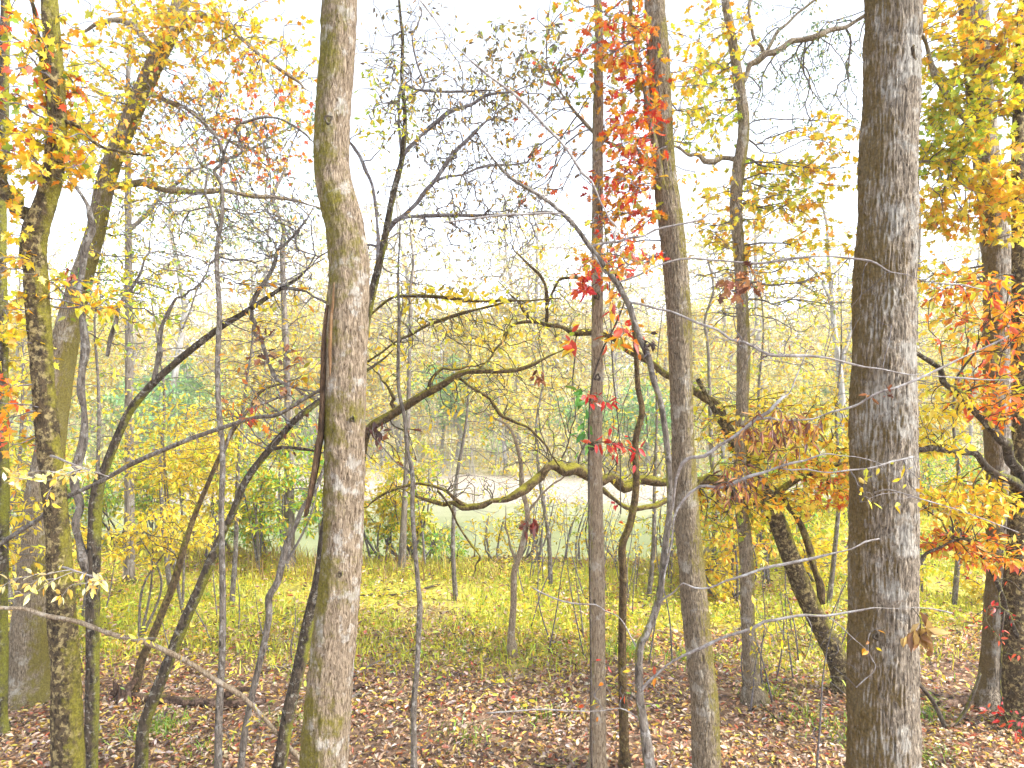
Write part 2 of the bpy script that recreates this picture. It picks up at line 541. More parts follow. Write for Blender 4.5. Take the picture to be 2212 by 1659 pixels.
# ------------------------------------------------------------------ twig growth (minimum-cost spanning of attraction points)
def grow(nodes, nrad, att, tip=0.003, bf=0.35, kmax=0.7, expo=0.42):
    """returns edges (parent pos, child pos, r0, r1, start direction) over attraction points"""
    nodes = np.asarray(nodes, float)
    n0, na = len(nodes), len(att)
    allp = np.vstack([nodes, att])
    par = np.full(n0 + na, -1)
    plen = np.zeros(n0 + na)
    d = np.linalg.norm(att[:, None, :] - nodes[None], axis=2)
    cost = d.copy()
    best = cost.argmin(1)
    bc = cost[np.arange(na), best]
    done = np.zeros(na, bool)
    order = []
    for _ in range(na):
        j = int(np.where(done, 1e9, bc).argmin())
        done[j] = True
        g = n0 + j
        par[g] = best[j]
        plen[g] = plen[best[j]] + np.linalg.norm(allp[g] - allp[best[j]])
        order.append(g)
        dd = np.linalg.norm(att - att[j], axis=1) + bf * plen[g]
        b = dd < bc
        bc = np.where(b, dd, bc)
        best = np.where(b, g, best)
    cnt = np.zeros(n0 + na)
    for g in reversed(order):
        cnt[g] += 1
        if par[g] >= n0:
            cnt[par[g]] += cnt[g]
    r = tip * cnt ** expo
    nr = np.concatenate([np.asarray(nrad, float), np.full(na, 1e9)])
    for g in order:
        r[g] = min(r[g], max(tip, kmax * (nr[par[g]] if par[g] < n0 else r[par[g]] * 1.3)))
    g = np.array(order)
    p0, p1 = allp[par[g]], allp[g]
    r1 = r[g]
    r0 = np.where(par[g] >= n0, np.minimum(r[par[g]], r1 * 1.25), r1 * 1.15)
    pp = np.where(par[g] >= n0, par[np.maximum(par[g], 0)], -1)
    sd = np.where((pp >= 0)[:, None], allp[par[g]] - allp[np.maximum(pp, 0)], 0)
    return p0, p1, r0, r1, sd


def twig_mesh(E, sides=3, K=4, wig=0.045):
    p0, p1, r0, r1, sd = E
    n = len(p0)
    L = np.linalg.norm(p1 - p0, axis=1)[:, None]
    sdn = np.linalg.norm(sd, axis=1)[:, None]
    ctrl = p0 + np.where(sdn > 1e-6, (sd / (sdn + 1e-9) * 0.22 + (p1 - p0) / (L + 1e-9) * 0.25) * L, (p1 - p0) * 0.35 + np.array([0, 0, 0.18]) * L)
    ctrl = ctrl + rng.standard_normal((n, 3)) * L * 0.05
    t = np.linspace(0, 1, K)[None, :, None]
    c = (1 - t) ** 2 * p0[:, None] + 2 * t * (1 - t) * ctrl[:, None] + t ** 2 * p1[:, None]
    w = rng.standard_normal((n, K, 3)) * (L * wig * 0.5)[:, None]
    w[:, 0] = 0
    w[:, -1] = 0
    c = c + w
    rr = r0[:, None] + (r1 - r0)[:, None] * np.linspace(0, 1, K)[None]
    T = np.gradient(c, axis=1)
    T /= np.linalg.norm(T, axis=2)[..., None] + 1e-9
    ref = np.where(np.abs(T[:, :1, 2:3]) < 0.8, np.array([0, 0, 1.0]), np.array([1.0, 0, 0]))
    N = np.cross(T, np.broadcast_to(ref, T.shape))
    N /= np.linalg.norm(N, axis=2)[..., None] + 1e-9
    B = np.cross(T, N)
    th = np.linspace(0, 2 * np.pi, sides, endpoint=False)
    V = c[:, :, None] + (N[:, :, None] * np.cos(th)[None, None, :, None] + B[:, :, None] * np.sin(th)[None, None, :, None]) * rr[:, :, None, None]
    base = (np.arange(n) * K * sides)[:, None, None]
    i = (np.arange(K - 1) * sides)[None, :, None]
    j = np.arange(sides)[None, None, :]
    j2 = (j + 1) % sides
    Q = np.stack([base + i + j, base + i + j2, base + i + sides + j2, base + i + sides + j], -1).reshape(-1, 4)
    return V.reshape(-1, 3), Q, c


def cloud(x, y, rx, ry, d, dd, n):
    """attraction points in a real ellipsoid standing at distance d"""
    v = rng.standard_normal((n, 3))
    v = v / np.linalg.norm(v, axis=1)[:, None] * (rng.random((n, 1)) ** (1 / 2.6))
    c = P(x, y, d)
    return c + v * np.array([rx / F * d, dd, ry / F * d])


def leaves_on(c, per, shape, size, pal, droop=0.5, flat=0.5):
    """leaf placement along twig curves c (n,K,3)"""
    n, K, _ = c.shape
    m = rng.poisson(per, n)
    idx = np.repeat(np.arange(n), m)
    k = len(idx)
    if k == 0:
        return None
    t = 0.25 + 0.75 * rng.random(k)
    f = t * (K - 1)
    i = np.minimum(f.astype(int), K - 2)
    u = (f - i)[:, None]
    pos = c[idx, i] * (1 - u) + c[idx, i + 1] * u
    tw = c[idx, i + 1] - c[idx, i]
    tw /= np.linalg.norm(tw, axis=1)[:, None] + 1e-9
    dirv = tw * 0.5 + rng.standard_normal((k, 3)) * 0.75 + np.array([0, 0, -droop])
    up = np.array([0, 0, 1.0]) * flat * 2 + rng.standard_normal((k, 3)) * (1.1 - 0.6 * flat)
    R = rot_from(dirv, up)
    sz = size * (0.65 + 0.7 * rng.random(k))
    pos = pos + R[:, :, 0] * sz[:, None] * 0.25
    return pos, R, sz, pick(pal, k)


def in_view(p, marg=1.03):
    u = p[:, 0] / p[:, 1] * F / CX
    v = (p[:, 2] - CAMZ) / p[:, 1] * F / CY
    return (np.abs(u) < marg) & (np.abs(v) < marg) & (p[:, 1] > 0.5)


def path3(path, d):
    pts, rad = [], []
    for q in path:
        dd = q[3] if len(q) > 3 else d
        pts.append(P(q[0], q[1], dd))
        rad.append(q[2] * 0.5 / F * dd)
    return pts, rad


LEAF_BUDGET = [3500]


def tree(name, label, cat, d, trunk, bark, limbs=(), clouds=(), twig=None, limb_bark=None, group=None, nside=14, step=0.08, relief=None, more=1.0, lsize=1.0,
         up=0.0, taper_to=0.6, flare=1.5, solo=0, tip=0.003, sides=3, foot=True, limb_tip=True, width=1.0, lean=None, bf=0.6):
    """trunk: (x, y, width[, distance]) from the top down or bottom up (drawn bottom up here)."""
    pts, rad = path3(trunk, d)
    if foot:
        a, b = pts[0], pts[1]
        dirn = (a - b)
        if lean is not None:
            dirn = np.array(lean, float)
        dirn = dirn / abs(dirn[2]) if abs(dirn[2]) > 1e-3 else np.array([0, 0, -1.0])
        dirn[:2] = np.clip(dirn[:2], -0.35, 0.35)
        gzb = float(gz(a[0], a[1]))
        h = a[2] - gzb
        if h > 0.25:
            foot_p = a + dirn * h
            foot_p[2] = float(gz(foot_p[0], foot_p[1])) - 0.12
            k = a + (foot_p - a) * 0.72
            pts = [foot_p, k] + pts
            rad = [rad[0] * flare, rad[0] * 1.1] + rad
        else:
            r0 = rad[0]
            dn = (pts[1] - a) / np.linalg.norm(pts[1] - a)
            pts = [np.array([a[0], a[1], gzb - 0.12]), np.array([a[0], a[1], gzb]) + dn * 0.06, np.array([a[0], a[1], gzb]) + dn * 0.22] + pts[1:]
            rad = [r0 * 1.75, r0 * 1.30, r0 * 0.98] + rad[1:]
    if up > 0:
        a, b = pts[-1], pts[-2]
        dv = (a - b) / np.linalg.norm(a - b)
        dv = dv * 0.6 + np.array([0, 0, 0.4])
        dv /= np.linalg.norm(dv)
        for t in (0.33, 0.66, 1.0):
            pts.append(a + dv * up * t + rng.standard_normal(3) * 0.06 * up * t * np.array([1, 1, 0]))
            rad.append(rad[-1] * (1 - (1 - taper_to) * 0.34))
    elif rad[-1] > 0.004:
        dv = pts[-1] - pts[-2]
        dv /= np.linalg.norm(dv)
        ln = min(1.6, 26 * rad[-1])
        for t, k in ((0.35, 0.75), (0.7, 0.4), (1.0, 0.1)):
            pts.append(pts[-1] + (dv + rng.standard_normal(3) * 0.15 + np.array([0, 0, 0.1])) * ln * 0.34)
            rad.append(max(0.002, rad[-1] * 0.62))
    root_loc = pts[0].copy()
    root = thing(name, label, cat, root_loc, group)
    V, Fc, cp, cr = sweep(pts, rad, nside, step, relief)
    mesh_obj('trunk', V, Fc, bark, root, root_loc)
    nodes, nrad = [cp[::4]], [cr[::4]]
    for L in limbs:
        lp, lr = path3(L, d)
        lr = [v * width for v in lr]
        if lr[-1] > 0.004 and limb_tip:
            dv = lp[-1] - lp[-2]
            dv /= np.linalg.norm(dv)
            ln = min(1.1, 22 * lr[-1])
            e1 = lp[-1] + (dv + rng.standard_normal(3) * 0.16) * ln * 0.5
            lp += [e1, e1 + (dv + rng.standard_normal(3) * 0.25 + np.array([0, 0, 0.1])) * ln * 0.5]
            lr += [lr[-1] * 0.6, 0.0022]
        lp, lr = resample(lp, lr, 0.16)
        k = len(lp)
        jit = rng.standard_normal((k, 3)) * (0.35 * lr + 0.004)[:, None]
        jit[0] = 0
        lp = lp + jit + 0.9 * lr[:, None] * 2 * (vnoise(np.stack([np.arange(k) * 0.45 + lr[0] * 900, np.zeros(k), np.zeros(k)], -1)) - 0.5)[:, None] * np.array([0.4, 0.6, 1.0])
        lr = lr * (1 + 0.16 * rng.standard_normal(k)).clip(0.75, 1.3)
        V, Fc, lc, lcr = sweep(lp, lr, max(6, nside // 2 + 1), max(0.05, step), lumpy(0.006, 14, 6, 3.0), 0.10)
        mesh_obj('branch', V, Fc, limb_bark or bark, root, root_loc)
        nodes.append(lc[::2])
        nrad.append(lcr[::2])
    nodes, nrad = np.vstack(nodes), np.concatenate(nrad)
    for c in clouds:
        at = list(c['at'])
        at[6] = int(at[6] * more)
        c['at'] = tuple(at)
        c['size'] *= lsize
    crown(root, root_loc, nodes, nrad, clouds, twig or M_TWIG, tip, sides, solo, bf)
    return root


def crown(root, root_loc, nodes, nrad, clouds, twig, tip=0.003, sides=3, solo=0, bf=0.6):
    if not clouds:
        return
    att = [cloud(*c['at']) for c in clouds]
    own = np.concatenate([np.full(len(a), i) for i, a in enumerate(att)])
    att = np.vstack(att)
    order = None
    E = grow(nodes, nrad, att, tip, bf)
    # match edges back to their cloud by child position
    key = {tuple(np.round(a, 5)): o for a, o in zip(att, own)}
    eo = np.array([key[tuple(np.round(a, 5))] for a in E[1]])
    V, Q, c = twig_mesh(E, sides)
    mesh_obj('twigs', V, Q, twig, root, root_loc, kind='stuff')
    acc = {}
    for i, cl in enumerate(clouds):
        if cl.get('per', 0) <= 0:
            continue
        r = leaves_on(c[eo == i], cl['per'], cl['shape'], cl['size'], cl['pal'], cl.get('droop', 0.5), cl.get('flat', 0.5))
        if r is None:
            continue
        pos, R, sz, col = r
        s = cl.get('solo', solo)
        if s and LEAF_BUDGET[0] > 0:
            score = sz / pos[:, 1] + np.where(in_view(pos), 1, 0)
            o = np.argsort(-score)
            k = min(s, len(o), LEAF_BUDGET[0])
            LEAF_BUDGET[0] -= k
            a, b = o[:k], o[k:]
            leaf_objects(root, root_loc, cl['shape'], cl['pal'], pos[a], R[a], sz[a], cl.get('mat', M_LEAF))
            pos, R, sz, col = pos[b], R[b], sz[b], col[b]
        if len(pos):
            acc.setdefault(cl.get('mat', M_LEAF), []).append(leaf_arrays(cl['shape'], pos, R, sz, col))
    for mat, lst in acc.items():
        off, Vs, Fs, Cs = 0, [], [], []
        for v, f, k in lst:
            Vs.append(v)
            Fs.append(f + off)
            Cs.append(k)
            off += len(v)
        mesh_obj('foliage', np.vstack(Vs), np.vstack(Fs), mat, root, root_loc, np.vstack(Cs), smooth=False, kind='stuff')


def C(x, y, rx, ry, d, dd, n, per=0, shape='ovate', size=0.08, pal=Y, **k):
    return dict(at=(x, y, rx, ry, d, dd, n), per=per, shape=shape, size=size, pal=pal, **k)


# ------------------------------------------------------------------ ground, river, hill
def build_ground():
    xs = np.unique(np.concatenate([np.linspace(-14, 14, 113), np.linspace(-60, 60, 81), np.linspace(-260, 260, 40)]))
    ys = np.unique(np.concatenate([np.linspace(-12, 4, 20), np.linspace(4, 42, 150), np.linspace(42, 130, 60), np.linspace(130, 420, 25)]))
    X, Yy = np.meshgrid(xs, ys)
    Z = gz(X, Yy)
    V = np.stack([X, Yy, Z], -1).reshape(-1, 3)
    nx, ny = len(xs), len(ys)
    i = np.arange(ny - 1)[:, None] * nx
    j = np.arange(nx - 1)[None]
    Q = np.stack([i + j, i + j + 1, i + nx + j + 1, i + nx + j], -1).reshape(-1, 4)
    x, y, z = V.T
    p = np.stack([x * 0.7, y * 0.7, z * 0], -1)
    n = fbm(p, 3)
    litter = np.array([0.27, 0.17, 0.105])
    grass = np.array([0.52, 0.46, 0.09])
    sand = np.array([0.46, 0.39, 0.30])
    hill = np.array([0.60, 0.52, 0.30])
    mud = np.array([0.20, 0.16, 0.09])
    g = sstep((y - 9.9 + 6.0 * (n - 0.5)) / 2.2)
    c = litter + (grass - litter) * g[:, None]
    b = sstep((y - edge(x) - 1.5) / 2)
    c = c + (mud - c) * b[:, None]
    s = sstep((y - 35.5) / 0.6)
    c = c + (sand - c) * s[:, None]
    h = sstep((y - 40.5 + 3 * (n - 0.5)) / 2.0)
    c = c + (hill - c) * h[:, None]
    m, nt, out = new_mat('forest_floor')
    at = nt.nodes.new('ShaderNodeAttribute')
    at.attribute_name = 'Col'
    tc = nt.nodes.new('ShaderNodeTexCoord')
    n1 = noise_node(nt, tc.outputs['Object'], 9, 10, 0.75)
    vo = nt.nodes.new('ShaderNodeTexVoronoi')
    vo.inputs['Scale'].default_value = 16
    nt.links.new(tc.outputs['Object'], vo.inputs['Vector'])
    k = math_node(nt, 'ADD', math_node(nt, 'MULTIPLY', n1.outputs['Fac'], 1.5), 0.2)
    sep = nt.nodes.new('ShaderNodeSeparateColor')
    nt.links.new(vo.outputs['Color'], sep.inputs[0])
    k2 = math_node(nt, 'ADD', math_node(nt, 'MULTIPLY', sep.outputs[0], 0.7), 0.6)
    sc = nt.nodes.new('ShaderNodeVectorMath')
    sc.operation = 'SCALE'
    nt.links.new(at.outputs['Color'], sc.inputs[0])
    nt.links.new(math_node(nt, 'MULTIPLY', k, k2), sc.inputs['Scale'])
    bs = nt.nodes.new('ShaderNodeBsdfPrincipled')
    bs.inputs['Roughness'].default_value = 0.95
    bs.inputs['Specular IOR Level'].default_value = 0.15
    nt.links.new(sc.outputs[0], bs.inputs['Base Color'])
    bp = nt.nodes.new('ShaderNodeBump')
    bp.inputs['Strength'].default_value = 0.6
    bp.inputs['Distance'].default_value = 0.04
    nt.links.new(n1.outputs['Fac'], bp.inputs['Height'])
    nt.links.new(bp.outputs[0], bs.inputs['Normal'])
    nt.links.new(bs.outputs[0], out.inputs[0])
    o = mesh_obj('ground', V, Q, m, colors=c, kind='structure')
    o['label'] = 'leaf covered forest floor sloping to the river and the hill beyond'
    # water
    m, nt, out = new_mat('river_water')
    tc = nt.nodes.new('ShaderNodeTexCoord')
    mp = nt.nodes.new('ShaderNodeMapping')
    mp.inputs['Scale'].default_value = (1, 2.2, 1)
    nt.links.new(tc.outputs['Object'], mp.inputs['Vector'])
    n1 = noise_node(nt, mp.outputs[0], 2.2, 5, 0.6)
    n2 = noise_node(nt, mp.outputs[0], 0.35, 4, 0.6)
    r = ramp(nt, [(0.3, (0.22, 0.25, 0.11)), (0.7, (0.30, 0.32, 0.16))])
    nt.links.new(n2.outputs['Fac'], r.inputs[0])
    bs = nt.nodes.new('ShaderNodeBsdfPrincipled')
    bs.inputs['Roughness'].default_value = 0.12
    bs.inputs['IOR'].default_value = 1.33
    nt.links.new(r.outputs[0], bs.inputs['Base Color'])
    bp = nt.nodes.new('ShaderNodeBump')
    bp.inputs['Strength'].default_value = 0.12
    bp.inputs['Distance'].default_value = 0.05
    nt.links.new(n1.outputs['Fac'], bp.inputs['Height'])
    nt.links.new(bp.outputs[0], bs.inputs['Normal'])
    nt.links.new(bs.outputs[0], out.inputs[0])
    xs = np.linspace(-120, 120, 61)
    ys = np.linspace(17, 38.6, 13)
    X, Yy = np.meshgrid(xs, ys)
    V = np.stack([X, Yy, np.full_like(X, -2.2)], -1).reshape(-1, 3)
    nx, ny = len(xs), len(ys)
    i = np.arange(ny - 1)[:, None] * nx
    j = np.arange(nx - 1)[None]
    Q = np.stack([i + j, i + j + 1, i + nx + j + 1, i + nx + j], -1).reshape(-1, 4)
    o = mesh_obj('river', V, Q, m, kind='structure')
    o['label'] = 'still pale green river beyond the leafy bank'


build_ground()

# ------------------------------------------------------------------ the trunks near the camera
# broad furrowed oak on the right
t1 = tree('oak_tree', 'broad straight grey oak trunk with deeply furrowed bark, thickest trunk in view', 'tree', 5.0,
     [(1906, 1659, 146), (1908, 1380, 140), (1910, 1100, 138), (1908, 830, 134), (1912, 560, 127), (1921, 300, 118), (1926, 100, 117), (1930, 0, 116)],
     M_OAK, nside=220, step=0.018, relief=furrow(0.016, 38, 4.6, 3.0), up=6, flare=1.45, limb_tip=False,
     clouds=[C(1900, -330, 420, 200, 6.2, 2.0, 90, 3, 'oak', 0.11, YO)])

# split grey trunk left of the middle
t2 = tree('split_tree', 'crooked grey brown trunk with moss patches and a split slab on its side', 'tree', 5.0,
     [(699, 1659, 104), (714, 1450, 95), (731, 1300, 90), (741, 1150, 87), (745, 1000, 88), (747, 850, 90), (751, 700, 92), (755, 575, 88), (744, 480, 84),
      (722, 390, 80), (718, 300, 77), (723, 190, 76), (731, 80, 76), (734, 0, 76)],
     M_SPLIT, nside=110, step=0.02, relief=lambda th, s, r: lumpy(0.008, 46, 20, 1.0)(th, s, r) + furrow(0.008, 30, 3.0, 5.0)(th, s, r), up=5, flare=1.35,
     clouds=[C(740, -330, 380, 200, 5.6, 1.8, 70, 3, 'ovate', 0.08, YG)])


def slab(root, path, d, w, th, mat, name):
    """a long flat splinter: a swept strip with real thickness"""
    loc = np.array(root.location)
    pts, rad = path3(path, d)
    p, r = resample(pts, rad, 0.03)
    V, Q = [], []
    for i, (q, rr) in enumerate(zip(p, r)):
        j = 0.012 * (vnoise(np.array([[q[2] * 9, 2, 5]]))[0] - 0.5)
        for dx, dy in ((-1, -0.4), (1, -0.6), (1.1, 0.6), (-1, 0.6)):
            V.append((q[0] + dx * rr + j, q[1] + dy * th, q[2]))
    n = len(p)
    for i in range(n - 1):
        for k in range(4):
            Q.append((i * 4 + k, i * 4 + (k + 1) % 4, i * 4 + 4 + (k + 1) % 4, i * 4 + 4 + k))
    Q.append((3, 2, 1, 0))
    Q.append((n * 4 - 4, n * 4 - 3, n * 4 - 2, n * 4 - 1))
    return mesh_obj(name, np.array(V), np.array(Q), mat, root, loc, smooth=False)


slab(t2, [(708, 660, 8), (702, 740, 10), (698, 820, 11), (695, 890, 11), (690, 950, 12), (682, 1010, 11), (672, 1060, 9), (660, 1115, 5)], 4.94, 0, 0.05, M_SLAB, 'bark_slab')
slab(t2, [(721, 610, 2), (718, 660, 5), (715, 720, 7), (713, 780, 6), (713, 812, 1)], 4.845, 0, 0.010, M_WOOD, 'exposed_wood')


def knot(root, x, y, d, w, out=0.02, mat=None, name='knot'):
    """a healed branch scar: a low collar with a dark sunken heart"""
    loc = np.array(root.location)
    c = P(x, y, d)
    r = w * 0.5 / F * d
    n = np.array([c[0] * 0 + (0.9 if out < 0 else 0), -1.0, 0.05])
    n /= np.linalg.norm(n)
    u = np.cross(n, [0, 0, 1.0])
    u /= np.linalg.norm(u)
    v = np.cross(u, n)
    V, Q = [], []
    m = 14
    h = abs(out)
    prof = [(1.25, -h), (1.15, h * 0.5), (0.9, h), (0.65, h * 0.7), (0.45, -h * 0.2), (0.0, -h * 0.4)]
    for k, (rr, hh) in enumerate(prof):
        for t in range(m):
            an = 2 * math.pi * t / m
            j = 1 + 0.18 * math.sin(an * 3 + x) + 0.10 * math.sin(an * 5 + y)
            V.append(c + (u * math.cos(an) + v * math.sin(an) * 1.25) * r * rr * j + n * hh)
    for k in range(len(prof) - 1):
        for t in range(m):
            Q.append((k * m + t, k * m + (t + 1) % m, (k + 1) * m + (t + 1) % m, (k + 1) * m + t))
    return mesh_obj(name, np.array(V), np.array(Q), mat or M_DARK, root, loc)


knot(t2, 710, 258, 4.885, 15, 0.010, M_TWIGD)
knot(t2, 762, 905, 4.868, 10, 0.008)
knot(t2, 735, 1240, 4.862, 9, 0.007)
knot(t1, 1972, 116, 4.86, 24, -0.022, M_MOSSY)
knot(t1, 1893, 1375, 4.785, 12, 0.008)

# slender furrowed tree right of the middle
OAKL = dict(shape='oak', size=0.105)
tree('red_oak', 'slender tilted oak trunk with red and orange leaves beside its upper half', 'tree', 7.0,
     [(1531, 1659, 66), (1520, 1500, 60), (1500, 1300, 57), (1482, 1100, 55), (1475, 950, 51), (1470, 800, 52), (1464, 650, 55), (1451, 500, 57), (1434, 350, 52),
      (1426, 200, 51), (1418, 60, 48), (1415, 0, 48)],
     M_SLIM, nside=110, step=0.02, more=2.2, lsize=0.85, relief=furrow(0.013, 44, 5.5, 9.0), up=5,
     limbs=[[(1448, 480, 20), (1420, 330, 14, 6.9), (1395, 200, 11, 6.8), (1372, 90, 9, 6.7), (1360, -20, 8, 6.6)],
            [(1440, 400, 14), (1380, 330, 10, 7.2), (1310, 300, 8, 7.4), (1240, 240, 6, 7.6), (1180, 150, 5, 7.8)]],
     clouds=[C(1365, 250, 75, 220, 6.8, 0.7, 62, 4.2, pal=RD, solo=190, **OAKL), C(1345, 90, 95, 110, 6.9, 0.7, 45, 3.6, pal=OR, solo=90, **OAKL),
             C(1240, 110, 110, 120, 7.4, 0.7, 45, 2.0, pal=MIXD, solo=60, **OAKL), C(1345, 420, 95, 110, 7.0, 0.7, 48, 3.6, pal=RD, solo=110, **OAKL),
             C(1150, 320, 90, 170, 7.6, 0.8, 45, 1.2, pal=OR, solo=40, **OAKL), C(1330, 560, 90, 60, 6.8, 0.5, 25, 2.6, pal=RD, solo=50, **OAKL),
             C(1480, 250, 60, 220, 7.4, 0.7, 30, 2.2, pal=YO, solo=40, **OAKL)], tip=0.0028)

# thin buff trunk carrying the creeper
t4 = tree('creeper_tree', 'thin straight buff trunk with flaky bark, carrying a red and green creeper', 'tree', 7.3,
     [(1290, 1659, 38), (1292, 1450, 34), (1291, 1200, 31), (1286, 1000, 30), (1290, 800, 27), (1290, 600, 26), (1291, 350, 25), (1293, 150, 22), (1291, 0, 18)],
     M_FLAKY, nside=48, step=0.03, relief=furrow(0.006, 60, 7.0, 4.0), up=4, limb_tip=False,
     limbs=[[(1290, 325, 12), (1305, 300, 12), (1320, 283, 11), (1328, 275, 8)]],
     clouds=[C(1260, 120, 120, 120, 7.5, 0.6, 40, 0.8, 'small', 0.06, DRYG)])

for kx, ky in ((1291, 815), (1280, 965), (1289, 1300), (1290, 640), (1293, 1490)):
    knot(t4, kx, ky, 7.24, 11, 0.008, M_TWIGD)

# slim crooked tree, base on the leaves
TEALK = dict(shape='small', size=0.06, pal=TEAL)
tree('crooked_tree', 'slim wavy grey trunk rooted between the slender oak and the leaning mossy tree', 'tree', 9.04,
     [(1630, 1518, 46), (1626, 1480, 38), (1616, 1350, 31), (1612, 1200, 30), (1599, 1050, 28), (1602, 900, 28), (1606, 750, 29), (1600, 600, 26), (1590, 450, 26),
      (1595, 370, 28), (1607, 270, 25), (1592, 150, 22), (1574, 40, 19), (1566, -10, 18)],
     M_SLIM, nside=54, step=0.03, more=2.3, lsize=0.8, relief=furrow(0.008, 45, 5, 2.0), up=4,
     limbs=[[(1604, 180, 11), (1622, 140, 11), (1651, 116, 13), (1690, 98, 13), (1740, 84, 12), (1790, 70, 12), (1830, 58, 11), (1880, 25, 10), (1920, -20, 9)],
            [(1651, 116, 8), (1630, 85, 7), (1620, 40, 7), (1622, -10, 6)],
            [(1594, 345, 12), (1560, 342, 12), (1525, 345, 12), (1500, 335, 9), (1478, 328, 6)],
            [(1655, 112, 6), (1680, 70, 6), (1720, 35, 5), (1760, 0, 5)]],
     clouds=[C(1690, 110, 200, 150, 9.6, 1.2, 110, 4.5, **TEALK), C(1760, 200, 130, 150, 10, 1.2, 70, 4, **TEALK),
             C(1540, 110, 100, 130, 9.2, 0.8, 45, 3.6, 'maple', 0.10, YO, solo=60), C(1530, 230, 70, 130, 9.2, 0.8, 60, 3.4, 'maple', 0.09, YG, solo=50),
             C(1750, 360, 120, 110, 9.0, 0.9, 50, 4.0, 'maple', 0.11, YO, solo=80), C(1690, 520, 170, 110, 9.4, 1.0, 70, 3.2, 'maple', 0.10, YO, solo=80),
             C(1560, 470, 90, 110, 9.3, 0.8, 55, 2.8, 'maple', 0.09, YO, solo=40), C(1690, 400, 90, 60, 9.3, 0.8, 40, 3.0, 'maple', 0.09, YG, solo=30), C(1690, 640, 190, 80, 9.4, 0.9, 70, 1.0, 'ovate', 0.08, YG), C(1700, 300, 170, 150, 9.5, 0.9, 60, 1.0, 'small', 0.07, TEAL), C(1540, 620, 110, 120, 9.4, 0.8, 45, 0.8, 'ovate', 0.08, YO)])

# dark leaning tree whose mossy limbs reach left across the view
tree('leaning_tree', 'dark leaning tree with long mossy limbs arching left over the clearing', 'tree', 9.3,
     [(1832, 1498, 54), (1822, 1462, 48), (1797, 1400, 44), (1760, 1330, 42), (1722, 1245, 42), (1690, 1155, 38), (1662, 1085, 36), (1640, 1050, 34)],
     M_MOSSY, nside=30, step=0.05, relief=lumpy(0.014, 26, 14, 4.0), flare=1.2, more=2.4, lsize=0.74, width=0.88, limb_bark=M_LIMB, twig=M_TWIGD,
     limbs=[[(1650, 1068, 34, 9.3), (1600, 1066, 30, 9.2), (1540, 1050, 28, 9.1), (1480, 1035, 26, 9.0), (1430, 1036, 25, 8.9), (1380, 1050, 25, 8.8), (1320, 1047, 25, 8.7), (1265, 1030, 24, 8.6),
             (1225, 1005, 25, 8.5), (1195, 1002, 24, 8.5), (1165, 1030, 22, 8.4), (1135, 1058, 20, 8.4), (1090, 1080, 18, 8.3), (1040, 1092, 16, 8.3), (1000, 1092, 14, 8.3), (955, 1086, 10, 8.3)],
            [(1640, 1052, 30, 9.3), (1628, 1000, 26, 9.5), (1600, 950, 24, 9.6), (1550, 890, 22, 9.7), (1500, 850, 20, 9.8), (1440, 808, 19, 9.8), (1380, 765, 18, 9.8), (1320, 732, 17, 9.8), (1265, 716, 15, 9.7),
             (1215, 704, 12, 9.7), (1160, 692, 9, 9.6), (1130, 668, 7, 9.6), (1110, 646, 5, 9.5)],
            [(1300, 1055, 12, 8.7), (1350, 1090, 11, 8.6), (1395, 1098, 11, 8.6), (1440, 1080, 11, 8.7), (1500, 1050, 12, 8.9)],
            [(1010, 1092, 9, 8.3), (965, 1065, 8, 8.2), (930, 1047, 7, 8.1), (880, 1050, 6, 8.1), (840, 1065, 5, 8.0), (800, 1090, 4, 8.0)],
            [(945, 1060, 7, 8.2), (975, 1100, 6, 8.2), (1000, 1150, 5, 8.2), (1035, 1200, 4, 8.1), (1030, 1216, 4, 8.1)],
            [(1180, 704, 8, 9.7), (1182, 660, 8, 9.6), (1178, 620, 7, 9.5), (1150, 580, 6, 9.4), (1120, 548, 4, 9.3)],
            [(1182, 660, 7, 9.6), (1200, 620, 7, 9.5), (1215, 598, 6, 9.5), (1260, 600, 5, 9.4), (1300, 598, 4, 9.4)],
            [(1205, 702, 8, 9.7), (1170, 695, 7, 9.6), (1112, 700, 7, 9.5), (1085, 735, 6, 9.4), (1060, 770, 5, 9.3), (1030, 800, 4, 9.2)],
            [(1775, 1300, 20), (1757, 1230, 16), (1745, 1170, 14), (1722, 1120, 12), (1705, 1095, 10)],
            [(1660, 1075, 16), (1720, 1045, 14), (1780, 1010, 12), (1845, 1000, 10), (1900, 990, 8)]],
     clouds=[C(1600, 930, 120, 60, 9.4, 1.1, 55, 4.0, 'maple', 0.10, YO, solo=70, flat=0.9), C(1730, 950, 140, 65, 9.2, 1.1, 70, 4.6, 'maple', 0.11, YO, solo=110, flat=0.9),
             C(1660, 1055, 160, 65, 9.0, 1.1, 80, 4.6, 'maple', 0.10, YO, solo=120, flat=0.9), C(1790, 1050, 70, 50, 9.2, 0.8, 45, 5.0, 'maple', 0.10, OR, solo=60, flat=0.9),
             C(1560, 1120, 90, 40, 9.1, 0.8, 40, 3.0, 'maple', 0.08, YG, flat=0.9), C(1720, 870, 110, 40, 9.5, 1.0, 45, 3.0, 'maple', 0.09, Y, flat=0.9),
             C(1100, 700, 190, 60, 9.2, 0.9, 70, 1.2, 'ovate', 0.11, Y, solo=50), C(960, 1060, 160, 40, 8.1, 0.6, 60, 0.25, 'ovate', 0.07, YG),
             C(1200, 880, 220, 120, 9.0, 0.9, 70, 0.6, 'ovate', 0.07, YG), C(1350, 1000, 120, 60, 8.8, 0.6, 40, 0.5, 'ovate', 0.08, YG),
             C(1230, 640, 140, 70, 9.5, 0.8, 50, 1.0, 'ovate', 0.08, YG)], tip=0.0032)

